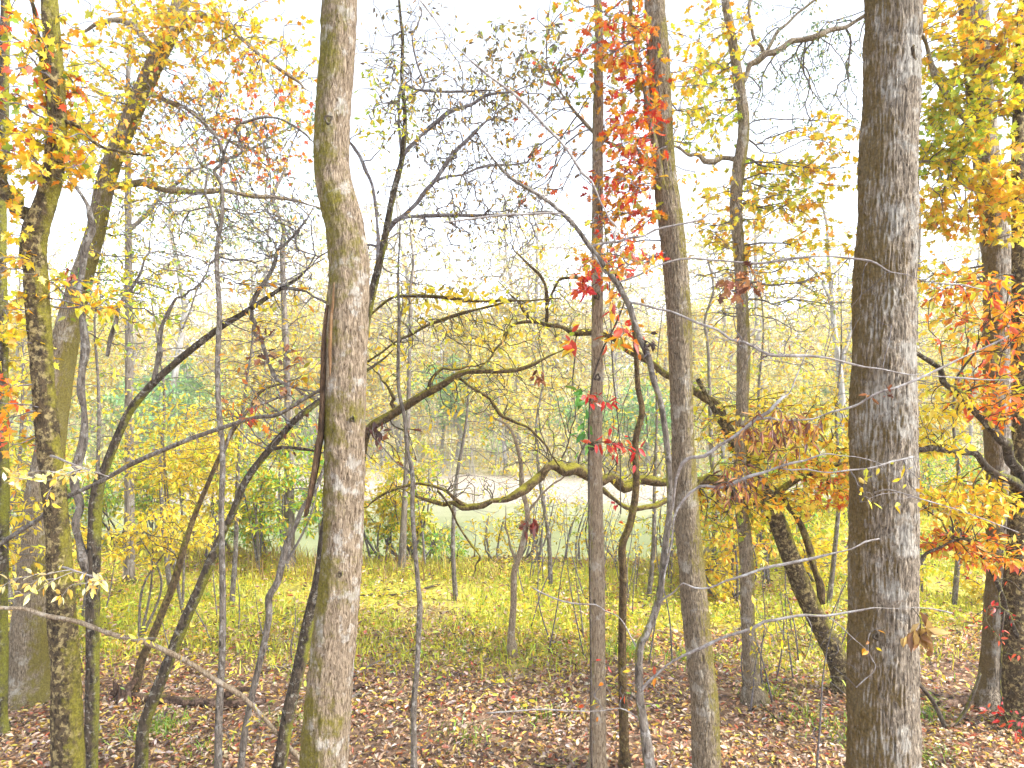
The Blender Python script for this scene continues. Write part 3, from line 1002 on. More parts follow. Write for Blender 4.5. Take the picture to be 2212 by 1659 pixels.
# right edge
MAPLE = dict(shape='maple', size=0.115)
tree('maple_tree', 'tall mossy trunk clad in yellow leaves right of the broad furrowed oak', 'tree', 9.0,
     [(2143, 1518, 66), (2143, 1470, 54), (2148, 1380, 48), (2155, 1250, 46), (2158, 1100, 52), (2155, 900, 56), (2156, 700, 57), (2152, 550, 55), (2141, 420, 50), (2128, 320, 52),
      (2118, 200, 56), (2108, 80, 56), (2100, 0, 56)],
     M_OAK, nside=72, step=0.03, more=2.5, lsize=0.72, relief=furrow(0.013, 30, 4, 6.0), up=5,
     limbs=[[(2125, 300, 18), (2070, 240, 14, 8.7), (2020, 160, 11, 8.5), (1990, 60, 9, 8.4)], [(2140, 420, 16), (2080, 380, 12, 8.8), (2020, 350, 8, 8.6), (1985, 352, 6, 8.5)],
            [(2115, 180, 16), (2160, 100, 12, 8.7), (2200, 20, 9, 8.5)]],
     clouds=[C(2070, 60, 110, 110, 8.5, 0.9, 65, 5.0, pal=YO, solo=130, **MAPLE), C(2080, 210, 120, 130, 8.5, 0.9, 85, 5.0, pal=YG, solo=170, **MAPLE),
             C(2045, 320, 70, 90, 8.6, 0.7, 60, 5.0, pal=YG, solo=90, **MAPLE), C(2110, 410, 120, 120, 8.5, 0.8, 60, 4.6, pal=YO, solo=110, **MAPLE),
             C(2180, 120, 60, 130, 8.5, 0.7, 50, 6.0, pal=YO, solo=80, **MAPLE), C(2040, 470, 60, 60, 8.7, 0.7, 30, 3.5, pal=YO, solo=40, **MAPLE),
             C(2030, 600, 60, 60, 8.8, 0.7, 25, 2.4, pal=YO, solo=20, **MAPLE)])
tree('edge_tree', 'dark trunk at the right border with low orange and red sprays', 'tree', 8.4,
     [(2200, 1575, 66), (2196, 1500, 58), (2194, 1300, 50), (2204, 1100, 40), (2206, 900, 36), (2203, 700, 32), (2202, 500, 28), (2200, 300, 24), (2206, 100, 20), (2212, 0, 18)],
     M_MOSSY, nside=30, step=0.06, more=2.2, lsize=0.85, relief=lumpy(0.010, 22, 8, 2.0), up=3, limb_bark=M_DARK, twig=M_TWIGD,
     limbs=[[(2208, 1075, 24, 8.3), (2204, 1050, 22, 8.2), (2188, 1005, 21, 8.1), (2172, 955, 20, 8.0), (2140, 930, 18, 7.9), (2095, 868, 17, 7.8), (2050, 842, 15, 7.7), (2028, 800, 13, 7.6), (1978, 756, 10, 7.5)],
            [(2206, 1058, 20, 8.2), (2160, 1017, 17, 8.0), (2108, 990, 15, 7.9), (2060, 970, 13, 7.8), (2010, 968, 11, 7.7), (1975, 972, 9, 7.7)],
            [(2200, 1380, 10, 8.3), (2150, 1250, 8, 8.1), (2090, 1165, 7, 7.9), (2030, 1180, 6, 7.8), (1985, 1208, 5, 7.7)]],
     clouds=[C(2120, 690, 110, 120, 7.9, 0.8, 65, 4.5, 'ovate', 0.12, OR, solo=130), C(2150, 850, 80, 70, 7.9, 0.6, 45, 4.5, 'ovate', 0.11, OR, solo=70),
             C(2090, 1080, 120, 45, 7.9, 0.7, 75, 6.0, 'ovate', 0.10, YO, solo=140, flat=0.9), C(2110, 1180, 110, 45, 7.9, 0.7, 60, 5.5, 'ovate', 0.10, OR, solo=110, flat=0.9),
             C(2030, 900, 50, 90, 7.8, 0.6, 40, 4.0, 'ovate', 0.10, Y, solo=50), C(2150, 1330, 80, 90, 7.8, 0.5, 16, 1.2, 'ovate', 0.07, RED, solo=20),
             C(2175, 420, 60, 130, 8.2, 0.5, 40, 4.0, 'maple', 0.11, YO, solo=50), C(2190, 1560, 50, 40, 7.2, 0.3, 10, 2.0, 'ovate', 0.08, RED, solo=10)])

# left side
tree('forked_tree', 'dark mossy mottled trunk forking near the left border', 'tree', 6.0,
     [(148, 1659, 63), (142, 1440, 57), (132, 1306, 54), (122, 1120, 44), (105, 953, 46), (93, 820, 43), (83, 686, 46), (75, 560, 46), (78, 500, 52), (100, 430, 42), (116, 360, 40), (123, 267, 37),
      (117, 150, 36), (107, 0, 34)],
     M_MOSSY, nside=56, step=0.025, more=2.1, lsize=0.85, relief=lumpy(0.012, 44, 20, 7.0), up=3,
     limbs=[[(72, 545, 42), (60, 500, 36), (38, 460, 30), (15, 415, 28), (-15, 360, 26), (-60, 250, 24)],
            [(118, 330, 9), (98, 180, 9), (80, 60, 8), (60, -20, 7)], [(120, 260, 10), (170, 280, 8), (230, 320, 6), (290, 330, 4)]],
     clouds=[C(50, 200, 110, 210, 5.7, 0.8, 85, 3.2, 'maple', 0.085, MIXD, solo=170), C(160, 170, 90, 180, 6.3, 0.7, 50, 3.4, 'maple', 0.085, YO, solo=90),
             C(60, 340, 110, 90, 5.7, 0.6, 45, 3.4, 'maple', 0.085, YO, solo=80), C(150, 300, 50, 70, 6.2, 0.4, 25, 5.0, 'maple', 0.085, Y, solo=40),
             C(30, 600, 50, 150, 5.8, 0.5, 30, 3.0, 'maple', 0.08, YO, solo=40), C(190, 640, 90, 50, 6.2, 0.4, 25, 2.8, 'ovate', 0.09, YO, solo=35),
             C(20, 900, 40, 120, 5.8, 0.4, 20, 2.5, 'maple', 0.08, OR, solo=20)], tip=0.0025)
tree('slanting_tree', 'big grey trunk slanting right behind the forked mossy trunk', 'tree', 9.2,
     [(64, 1508, 100), (67, 1450, 90), (71, 1350, 82), (86, 1150, 72), (110, 950, 62), (138, 760, 56), (172, 620, 47), (207, 500, 41), (231, 383, 39), (277, 267, 38), (320, 167, 38), (354, 98, 39), (392, 0, 36)],
     M_SLIM, nside=84, step=0.03, more=2.7, lsize=0.67, relief=furrow(0.013, 30, 4, 8.0), up=4,
     limbs=[[(345, 110, 18), (290, 60, 14, 9.3), (235, 48, 12, 9.4), (205, 55, 8, 9.5)], [(231, 400, 18, 9.4), (300, 405, 15, 9.6), (420, 412, 13, 9.8), (520, 420, 10, 10.0), (610, 430, 7, 10.2), (690, 450, 4, 10.3)],
            [(350, 90, 16), (420, 40, 12, 9.0), (500, 60, 9, 8.8), (580, 130, 7, 8.7), (640, 170, 5, 8.7)], [(300, 200, 12), (400, 230, 8, 9.0), (480, 300, 6, 8.9), (560, 330, 5, 8.8)]],
     clouds=[C(370, 45, 190, 80, 8.6, 0.8, 75, 5.0, 'maple', 0.105, YO, solo=140), C(520, 130, 190, 150, 8.9, 0.9, 95, 3.6, 'maple', 0.10, YO, solo=110),
             C(560, 270, 130, 140, 8.9, 0.9, 60, 3.6, 'maple', 0.10, OR, solo=60), C(260, 200, 130, 150, 8.9, 0.9, 60, 4.0, 'maple', 0.10, YO, solo=70),
             C(250, 340, 140, 90, 8.8, 0.8, 45, 3.4, 'maple', 0.10, YO, solo=40), C(360, 440, 180, 80, 9.4, 0.8, 55, 3.5, 'ovate', 0.09, YG), C(400, 250, 120, 120, 9.5, 0.8, 60, 1.6, 'maple', 0.09, OR),
             C(250, 570, 130, 110, 9.2, 0.8, 50, 3.5, 'ovate', 0.09, YG), C(180, 600, 60, 60, 9.2, 0.5, 25, 3.0, 'ovate', 0.09, GN)])
tree('twin_stem_tree', 'twin stemmed dark tree arching right just behind the forked mossy trunk', 'tree', 7.2,
     [(194, 1659, 29), (199, 1540, 28), (200, 1440, 27), (200, 1306, 27), (204, 1150, 25), (210, 1060, 26), (228, 1010, 20), (247, 960, 18), (280, 890, 17), (320, 840, 16), (370, 792, 15), (420, 750, 14), (480, 705, 13),
      (540, 668, 11), (600, 628, 8), (645, 600, 6)],
     M_DARK, nside=26, step=0.04, more=1.7, relief=lumpy(0.006, 34, 12, 1.0), limb_bark=M_GREYBARK,
     limbs=[[(200, 1250, 22), (186, 1200, 20), (172, 1130, 18), (168, 1050, 18), (176, 950, 17), (181, 850, 17), (182, 750, 16), (177, 640, 15), (180, 540, 14), (195, 470, 12), (170, 420, 9), (150, 380, 7)],
            [(335, 828, 11), (338, 770, 10), (345, 720, 9), (362, 680, 7), (385, 645, 5), (410, 630, 4)], [(540, 668, 11), (548, 700, 9), (560, 740, 9), (580, 780, 8), (605, 820, 7), (640, 840, 5)],
            [(545, 660, 11), (565, 620, 9), (590, 570, 8), (600, 540, 6), (640, 500, 5)], [(610, 622, 9), (640, 625, 7), (680, 640, 6), (712, 655, 4)],
            [(232, 770, 7), (252, 690, 7), (270, 645, 6), (300, 600, 5), (310, 560, 4)]],
     clouds=[C(590, 650, 110, 60, 7.2, 0.5, 45, 0.7, 'ovate', 0.085, YO, solo=30), C(420, 620, 140, 90, 7.6, 0.6, 60, 0.5, 'ovate', 0.07, YG), C(600, 770, 70, 80, 7.2, 0.4, 35, 0.5, 'oak', 0.10, BR, solo=15),
             C(270, 680, 110, 80, 7.6, 0.6, 60, 1.8, 'ovate', 0.085, YG, solo=40), C(560, 470, 130, 120, 7.4, 0.6, 150, 0.5, 'small', 0.05, DRYG)], tip=0.0028)
tree('arching_tree', 'dark lichen spotted stem leaning right and passing behind the split trunk', 'tree', 7.2,
     [(300, 1659, 27), (310, 1573, 26), (333, 1506, 25), (367, 1423, 24), (400, 1340, 22), (430, 1273, 21), (458, 1206, 19), (480, 1155, 16), (503, 1106, 15), (533, 1036, 15), (583, 970, 15), (617, 930, 14), (650, 896, 13),
      (690, 868, 13, 7.3), (740, 960, 15, 7.6)][:13] + [(700, 860, 13, 7.4), (745, 830, 12, 7.6)],
     M_DARK, nside=26, step=0.04, relief=lumpy(0.006, 34, 12, 5.0), more=1.6,
     limbs=[[(583, 970, 9), (610, 968, 8), (650, 968, 7)], [(440, 1250, 9, 7.2), (425, 1290, 8, 7.25), (405, 1330, 6, 7.2)]],
     clouds=[C(620, 940, 80, 60, 7.3, 0.5, 40, 0.3, 'oak', 0.08, BR), C(560, 860, 110, 60, 7.4, 0.5, 50, 0.6, 'ovate', 0.08, OR)])
tree('mossy_bough_tree', 'mossy low branched tree reaching right from behind the split trunk', 'tree', 8.0,
     [(742, 1390, 24), (750, 1250, 22), (765, 1120, 21), (785, 960, 20), (800, 925, 20), (830, 905, 20), (870, 880, 19), (910, 855, 18), (950, 835, 16), (985, 812, 14), (1010, 803, 12), (1060, 802, 11), (1110, 800, 10),
      (1145, 790, 9), (1165, 780, 7)],
     M_LIMB, nside=18, step=0.05, relief=lumpy(0.006, 30, 12, 5.0), twig=M_TWIGD, more=2.0, width=0.85,
     limbs=[[(985, 812, 9), (1020, 835, 9), (1055, 862, 8), (1075, 890, 8), (1100, 905, 7), (1140, 925, 6), (1180, 965, 5), (1200, 995, 4)], [(920, 848, 10), (930, 825, 9), (942, 803, 9), (975, 800, 7), (1010, 792, 5)],
            [(838, 900, 9), (850, 870, 9), (852, 858, 8), (840, 835, 6), (825, 820, 5)], [(800, 680, 6), (850, 640, 8), (930, 638, 8), (1010, 648, 7), (1090, 650, 6), (1180, 645, 4)],
            [(795, 780, 6), (860, 735, 7), (950, 690, 7), (1030, 668, 6), (1090, 652, 4)]],
     clouds=[C(950, 640, 150, 25, 8.0, 0.4, 40, 1.6, 'ovate', 0.10, Y, solo=45), C(960, 760, 190, 100, 8.0, 0.7, 90, 0.5, 'ovate', 0.08, Y, solo=20), C(1020, 860, 140, 70, 8.2, 0.6, 50, 0.4, 'ovate', 0.08, Y),
             C(860, 960, 70, 60, 7.8, 0.4, 25, 0.3, 'oak', 0.10, BR, solo=6), C(900, 700, 120, 60, 8.0, 0.5, 50, 0.25, 'ovate', 0.08, YO)])
DRY = dict(shape='ovate', size=0.05, pal=DRYG, mat=M_DRY)
tree('bare_tree', 'dark stem crossing behind the split trunk, spreading fine bare twigs against the sky', 'tree', 6.8,
     [(603, 1659, 29), (623, 1540, 27), (647, 1440, 26), (667, 1340, 25), (690, 1240, 23), (703, 1140, 22), (738, 980, 20), (772, 820, 19), (794, 680, 18), (812, 600, 17), (828, 530, 15), (850, 416, 13), (868, 345, 12), (875, 250, 9), (868, 167, 8), (870, 90, 7),
      (862, 0, 5)],
     M_DARK, nside=24, step=0.04, relief=lumpy(0.006, 34, 12, 2.0), limb_bark=M_TWIG, more=2.3,
     limbs=[[(868, 345, 9), (895, 305, 9), (924, 277, 9), (970, 247, 8), (1020, 220, 7), (1070, 202, 5), (1110, 196, 4)], [(836, 500, 9), (870, 470, 9), (900, 440, 9), (940, 390, 8), (985, 330, 7), (1030, 280, 6), (1070, 250, 4)],
            [(850, 480, 8), (890, 468, 8), (980, 466, 7), (1080, 462, 6), (1180, 460, 5)], [(818, 560, 8), (815, 480, 7), (805, 400, 7), (780, 340, 6), (757, 310, 5)],
            [(868, 330, 6), (866, 195, 6), (900, 193, 6), (960, 197, 5), (1040, 195, 4)], [(868, 235, 5), (890, 205, 5), (915, 180, 4), (890, 90, 3), (900, 60, 3)], [(940, 390, 6), (1000, 375, 6), (1060, 358, 5), (1120, 352, 3)]],
     clouds=[C(900, 100, 130, 110, 6.8, 0.9, 130, 1.1, **DRY), C(960, 260, 170, 90, 6.8, 0.9, 220, 1.2, **DRY), C(830, 240, 70, 120, 6.7, 0.5, 60, 1.8, 'ovate', 0.055, YG), C(1000, 420, 200, 100, 6.8, 0.7, 240, 0.5, **DRY),
             C(960, 540, 220, 90, 6.8, 0.7, 90, 0.3, **DRY), C(1080, 330, 160, 130, 7.0, 0.7, 60, 0.9, **DRY), C(1120, 150, 130, 110, 7.0, 0.7, 150, 2.0, 'ovate', 0.06, DRYG), C(620, 520, 80, 140, 7.0, 0.5, 60, 0.3, **DRY)], tip=0.0022, bf=0.25)
tree('grey_sapling', 'straight thin grey sapling standing between the arching stems on the left', 'sapling', 6.8,
     [(471, 1659, 17), (473, 1540, 16), (480, 1406, 14), (481, 1273, 13), (478, 1106, 12), (481, 986, 12), (473, 886, 12), (470, 786, 11), (474, 670, 11), (468, 553, 10), (480, 466, 9), (478, 400, 8), (462, 368, 8), (484, 348, 7), (470, 300, 6),
      (443, 267, 5), (390, 225, 3)],
     M_GREYBARK, nside=14, step=0.05,
     limbs=[[(480, 350, 6), (500, 290, 5), (530, 262, 5), (600, 255, 4), (660, 290, 3)], [(465, 560, 5), (445, 590, 4), (420, 640, 4), (400, 700, 3)], [(480, 990, 6), (500, 930, 5), (545, 880, 5), (600, 860, 4)],
            [(450, 375, 6), (445, 420, 5), (462, 470, 5)]],
     clouds=[C(450, 300, 170, 130, 7.0, 0.5, 200, 0.8, **DRY), C(560, 330, 100, 100, 7.0, 0.5, 130, 1.0, **DRY), C(400, 520, 160, 110, 7.0, 0.6, 170, 0.5, **DRY), C(570, 540, 140, 100, 7.0, 0.5, 130, 0.4, **DRY), C(560, 760, 130, 110, 7.0, 0.5, 110, 0.35, 'ovate', 0.06, YO)], tip=0.0022)
tree('kinked_sapling', 'thin kinked sapling between the grey sapling and the split trunk', 'sapling', 7.2,
     [(513, 1659, 15), (530, 1573, 14), (547, 1490, 14), (563, 1423, 14), (580, 1340, 14), (581, 1290, 15), (600, 1256, 15), (617, 1183, 14), (640, 1130, 11), (655, 1095, 10), (684, 1050, 9), (720, 960, 8, 7.4)],
     M_GREYBARK, nside=14, step=0.05, clouds=[C(640, 1080, 60, 60, 7.2, 0.4, 15, 0.2, 'ovate', 0.06, YG)])
tree('hooked_sapling', 'brown slanting sapling rooted on leaves left of the dark lichen spotted stem', 'sapling', 9.3,
     [(288, 1490, 18), (307, 1423, 17), (333, 1366, 17), (357, 1306, 16), (377, 1256, 15), (400, 1173, 13), (423, 1106, 11), (447, 1050, 10), (467, 1003, 10), (500, 936, 9), (540, 880, 8), (567, 843, 7), (617, 826, 5)],
     M_LIMB, nside=14, step=0.06, twig=M_TWIGD,
     clouds=[C(500, 860, 100, 60, 9.4, 0.7, 50, 0.6, 'ovate', 0.08, YO), C(370, 1120, 90, 60, 9.6, 0.7, 40, 2.0, 'ovate', 0.08, Y)])
tree('slender_sapling', 'slender pole sapling alone in the clearing right of the split trunk', 'sapling', 7.3,
     [(894, 1659, 14), (894, 1523, 13), (901, 1440, 12), (904, 1373, 12), (907, 1306, 12), (903, 1262, 10), (897, 1190, 10), (891, 1106, 10), (891, 1025, 10), (880, 970, 9), (874, 903, 8), (866, 868, 8), (860, 820, 8), (862, 686, 7), (860, 600, 5),
      (864, 500, 3)],
     M_GREYBARK, nside=12, step=0.05, limbs=[[(891, 1025, 6), (860, 1000, 4), (820, 960, 3)], [(862, 700, 4), (870, 660, 4), (868, 620, 3)]],
     clouds=[C(870, 700, 100, 120, 7.3, 0.5, 40, 0.3, **DRY)], tip=0.0022)
tree('clearing_tree', 'small bent tree standing alone in the middle of the grassy clearing', 'tree', 10.45,
     [(1107, 1421, 20), (1104, 1373, 16), (1109, 1306, 14), (1110, 1240, 14), (1120, 1206, 13), (1133, 1156, 12), (1139, 1106, 11), (1128, 1053, 11), (1125, 1003, 9), (1114, 953, 8), (1097, 920, 6), (1067, 903, 4)],
     M_FLAKY, nside=16, step=0.06, limbs=[[(1117, 1215, 7), (1100, 1180, 5), (1095, 1140, 4)], [(1139, 1110, 6), (1160, 1080, 5), (1190, 1050, 4)]],
     clouds=[C(1120, 980, 80, 80, 10.4, 0.6, 40, 0.6, 'ovate', 0.07, Y), C(1150, 1150, 40, 40, 10.4, 0.3, 8, 1.0, 'oak', 0.13, BR, solo=6)], tip=0.003)
tree('twisted_tree', 'thin twisted stem between the creeper trunk and the slender oak', 'tree', 7.4,
     [(1350, 1659, 22), (1347, 1540, 20), (1344, 1440, 18), (1345, 1340, 17), (1346, 1240, 16), (1344, 1180, 16), (1362, 1128, 16), (1374, 1053, 15), (1373, 953, 14), (1387, 890, 14), (1378, 836, 12), (1374, 770, 11), (1366, 690, 9), (1340, 620, 6)],
     M_LIMB, nside=16, step=0.05, clouds=[C(1350, 700, 70, 90, 7.4, 0.4, 30, 0.8, 'ovate', 0.08, OR, solo=15)])
tree('border_tree', 'dark trunk cut by the left border behind yellow leaves', 'tree', 8.2,
     [(-6, 1560, 40), (-2, 1300, 34), (2, 1000, 30), (2, 700, 26), (0, 500, 24), (8, 250, 20), (12, 0, 18)], M_DARK, nside=20, step=0.08, relief=lumpy(0.008, 24, 8, 2.0), up=3,
     clouds=[C(40, 760, 70, 80, 8.2, 0.5, 35, 3.0, 'maple', 0.09, Y), C(40, 1150, 90, 120, 8.4, 0.6, 60, 3.0, 'ovate', 0.09, Y, flat=0.9)])

# the pale barked sapling in front: its long branches cross the broad oak
PALE = dict(mat=M_DRY)
tree('pale_branch_sapling', 'pale grey sapling with long thin branches crossing in front of the broad oak', 'sapling', 4.9,
     [(1404, 1659, 27), (1392, 1573, 20), (1382, 1506, 18), (1381, 1406, 17), (1398, 1366, 16), (1420, 1306, 16), (1431, 1240, 14), (1441, 1156, 13), (1447, 1106, 13), (1446, 1030, 13), (1440, 953, 13), (1427, 870, 13), (1411, 820, 13), (1400, 770, 14),
      (1378, 720, 14), (1360, 663, 13), (1337, 620, 12), (1306, 575, 12), (1276, 535, 11), (1237, 483, 9), (1187, 437, 8), (1127, 400, 7), (1094, 377, 6), (1060, 337, 4)],
     M_GREYBARK, nside=16, step=0.03, relief=lumpy(0.003, 60, 20, 2.0), limb_bark=M_TWIGP, twig=M_TWIG, more=1.7,
     limbs=[[(1442, 1140, 5), (1475, 1000, 8, 4.75), (1520, 985, 8, 4.7), (1585, 943, 8, 4.6), (1635, 908, 8, 4.55), (1675, 876, 7, 4.5), (1705, 850, 5, 4.5), (1715, 820, 4, 4.5), (1745, 760, 2.5, 4.5)],
            [(1635, 908, 6, 4.55), (1690, 905, 6, 4.5), (1755, 903, 6, 4.45), (1800, 890, 6, 4.4), (1858, 873, 6, 4.35), (1908, 846, 5, 4.3), (1968, 823, 4, 4.3), (2041, 790, 3.5, 4.3), (2120, 752, 3, 4.3), (2181, 723, 2, 4.3)],
            [(1425, 1290, 6), (1475, 1080, 6, 4.8), (1558, 1053, 7, 4.65), (1625, 1026, 7, 4.55), (1681, 1010, 7, 4.5), (1741, 990, 6, 4.45), (1791, 983, 5, 4.4), (1841, 986, 4, 4.4), (1908, 1003, 2.5, 4.35)],
            [(1681, 1010, 4, 4.5), (1740, 1016, 4.5, 4.45), (1791, 1018, 4.5, 4.4), (1875, 1010, 4, 4.35), (1925, 998, 4, 4.35), (1975, 986, 3, 4.35)],
            [(1360, 655, 8), (1420, 665, 7, 4.8), (1475, 683, 7, 4.7), (1551, 713, 6, 4.6), (1600, 740, 6, 4.5), (1661, 760, 6, 4.45), (1738, 766, 6, 4.4), (1825, 783, 5, 4.35), (1908, 800, 4.5, 4.3), (2008, 810, 4, 4.3), (2141, 820, 3, 4.3), (2208, 820, 2, 4.3)],
            [(1330, 612, 6), (1480, 560, 5, 4.8), (1640, 570, 5, 4.6), (1775, 553, 5, 4.4), (1881, 563, 5, 4.3), (1925, 583, 4.5, 4.3), (1991, 606, 4, 4.3), (2075, 616, 3, 4.3), (2125, 625, 2.5, 4.3)],
            [(1420, 1306, 7), (1450, 1285, 5, 4.8), (1475, 1263, 5, 4.7), (1535, 1269, 5, 4.6), (1608, 1239, 5, 4.5), (1691, 1216, 5, 4.45), (1758, 1203, 5, 4.4), (1835, 1181, 4, 4.35), (1898, 1163, 3, 4.35)],
            [(1381, 1500, 8), (1420, 1460, 7, 4.8), (1475, 1416, 8, 4.7), (1558, 1379, 8, 4.6), (1625, 1353, 7, 4.5), (1675, 1336, 6, 4.45), (1741, 1328, 6, 4.4), (1825, 1326, 5, 4.35), (1891, 1313, 4, 4.3), (1975, 1314, 3, 4.3), (2058, 1323, 2, 4.3)],
            [(1790, 1332, 3.5, 4.4), (1830, 1365, 3.5, 4.35), (1858, 1390, 3, 4.32), (1888, 1425, 3, 4.3), (1888, 1453, 2.5, 4.3), (1845, 1482, 2, 4.35)],
            [(1276, 535, 8), (1330, 523, 9, 4.85), (1360, 512, 9, 4.8), (1390, 503, 8, 4.75), (1454, 488, 6, 4.7), (1520, 470, 4, 4.7)],
            [(1330, 523, 7, 4.85), (1325, 490, 7), (1310, 460, 7), (1277, 393, 7), (1237, 343, 6), (1180, 273, 6), (1110, 200, 6), (1037, 150, 5), (970, 83, 5), (904, 0, 4), (870, -50, 3)],
            [(1310, 590, 7), (1290, 560, 6), (1225, 470, 6), (1150, 462, 5), (1040, 470, 4), (960, 480, 3)],
            [(1381, 1406, 6), (1360, 1370, 4, 5.0), (1330, 1330, 4, 5.1), (1285, 1310, 4, 5.2), (1220, 1300, 3, 5.3), (1150, 1270, 2, 5.4)],
            [(1390, 1560, 5), (1340, 1530, 3.5, 4.9), (1260, 1538, 3, 4.9), (1170, 1532, 3, 4.9), (1050, 1540, 2, 4.9)]],
     clouds=[C(1680, 930, 100, 60, 4.5, 0.15, 40, 2.6, 'narrow', 0.07, BR, solo=80, droop=1.2, **PALE), C(1600, 1040, 60, 50, 4.6, 0.15, 24, 2.6, 'narrow', 0.07, BR, solo=50, droop=1.2, **PALE),
             C(1590, 620, 60, 40, 4.6, 0.15, 10, 2.4, 'oak', 0.085, BR, solo=20, droop=0.9, **PALE), C(1910, 850, 60, 14, 4.28, 0.06, 6, 1.6, 'curl', 0.05, BR, solo=8, **PALE),
             C(1150, 420, 200, 150, 5.2, 0.5, 200, 0.15, **DRY), C(1180, 520, 160, 60, 5.0, 0.3, 50, 0.2, 'ovate', 0.05, YO), C(1900, 1040, 140, 50, 4.35, 0.12, 22, 0.35, 'ovate', 0.055, Y, solo=8),
             C(1650, 1360, 120, 60, 4.5, 0.15, 20, 0.4, 'ovate', 0.05, Y, solo=8), C(1800, 640, 260, 90, 4.35, 0.12, 50, 0.12, 'ovate', 0.05, OR), C(1660, 760, 140, 50, 4.45, 0.15, 44, 0.2, 'narrow', 0.055, BR, **PALE),
             C(1760, 1380, 190, 60, 4.4, 0.14, 44, 0.15, 'ovate', 0.05, YO), C(1340, 1500, 110, 70, 4.9, 0.2, 26, 0.3, 'ovate', 0.05, MIXD), C(1330, 560, 120, 70, 4.9, 0.25, 40, 0.7, 'oak', 0.07, RD, solo=24)],
     tip=0.0014, flare=1.3, width=0.72)

# ------------------------------------------------------------------ trees behind the clearing
def back_tree(label, x, base_y, width, top, d, clouds, bark=M_BACK, mid=(), limbs=(), up=2.0, name='background_tree', cat='tree', twig=None):
    pts = [(x, base_y, width * 1.2)] + list(mid) + [(top[0], top[1], width * 0.55)]
    gy = CY + (CAMZ - float(gz(P(x, base_y, d)[0], d))) / d * F
    pts[0] = (x, gy, width * 1.25)
    return tree(name, label, cat, d, pts, bark, nside=16, step=0.12, relief=furrow(0.008, 22, 3, x * 0.1), limbs=limbs, clouds=clouds, up=up, tip=0.005, twig=twig, group=None)


TEALF = dict(shape='small', size=0.09, pal=TEAL)
back_tree('straight grey trunk with small dark leaves above, behind the arching twin stems', 280, 1200, 19, (276, 200), 14.5,
          [C(300, 260, 230, 240, 14.5, 2.2, 200, 6, **TEALF), C(540, 300, 220, 260, 14.5, 2.2, 200, 6, **TEALF), C(500, 500, 200, 80, 14.5, 1.5, 120, 5, **TEALF), C(320, 600, 130, 80, 14.5, 1.2, 70, 3.0, 'small', 0.12, YG)],
          mid=[(279, 900, 18), (278, 600, 16)], limbs=[[(277, 500, 10), (400, 380, 8), (520, 330, 6), (620, 280, 4)]])
back_tree('mossy grey trunk at the brink, seen between grey sapling and split trunk', 625, 1240, 21, (610, 560), 15.6,
          [C(600, 640, 110, 80, 15.6, 1.2, 80, 1.6, 'small', 0.12, Y), C(640, 760, 90, 90, 15.6, 1.2, 50, 1.2, 'small', 0.12, YG)], mid=[(624, 1000, 20), (622, 860, 17)])
back_tree('short grey trunk at the brink beside the slender pole sapling', 868, 1240, 15, (886, 700), 15.4,
          [C(900, 780, 90, 90, 15.4, 1.2, 60, 1.2, 'small', 0.11, YG)], mid=[(873, 1100, 13), (880, 960, 11)])
back_tree('thin grey trunk in the grass between the slender oak and the wavy trunk', 1546, 1240, 14, (1530, 760), 15.2,
          [C(1540, 880, 90, 90, 15.2, 1.2, 70, 2.0, 'small', 0.12, YG)], mid=[(1543, 1100, 12), (1536, 950, 10)])
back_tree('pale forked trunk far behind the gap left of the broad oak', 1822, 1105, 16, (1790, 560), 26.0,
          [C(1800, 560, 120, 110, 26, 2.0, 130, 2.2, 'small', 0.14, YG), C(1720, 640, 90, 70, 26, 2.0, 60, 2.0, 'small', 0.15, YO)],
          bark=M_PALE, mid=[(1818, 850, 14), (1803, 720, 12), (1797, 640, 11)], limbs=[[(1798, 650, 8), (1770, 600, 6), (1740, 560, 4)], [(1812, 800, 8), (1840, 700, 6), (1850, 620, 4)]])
back_tree('grey trunk in the green grass behind the leaning mossy tree', 1960, 1150, 18, (1985, 500), 19.0,
          [C(2030, 640, 110, 120, 19, 1.6, 120, 2.2, 'small', 0.13, YG), C(2000, 830, 90, 80, 19, 1.4, 60, 2.2, 'small', 0.13, Y)], mid=[(1966, 950, 16), (1975, 750, 13)])

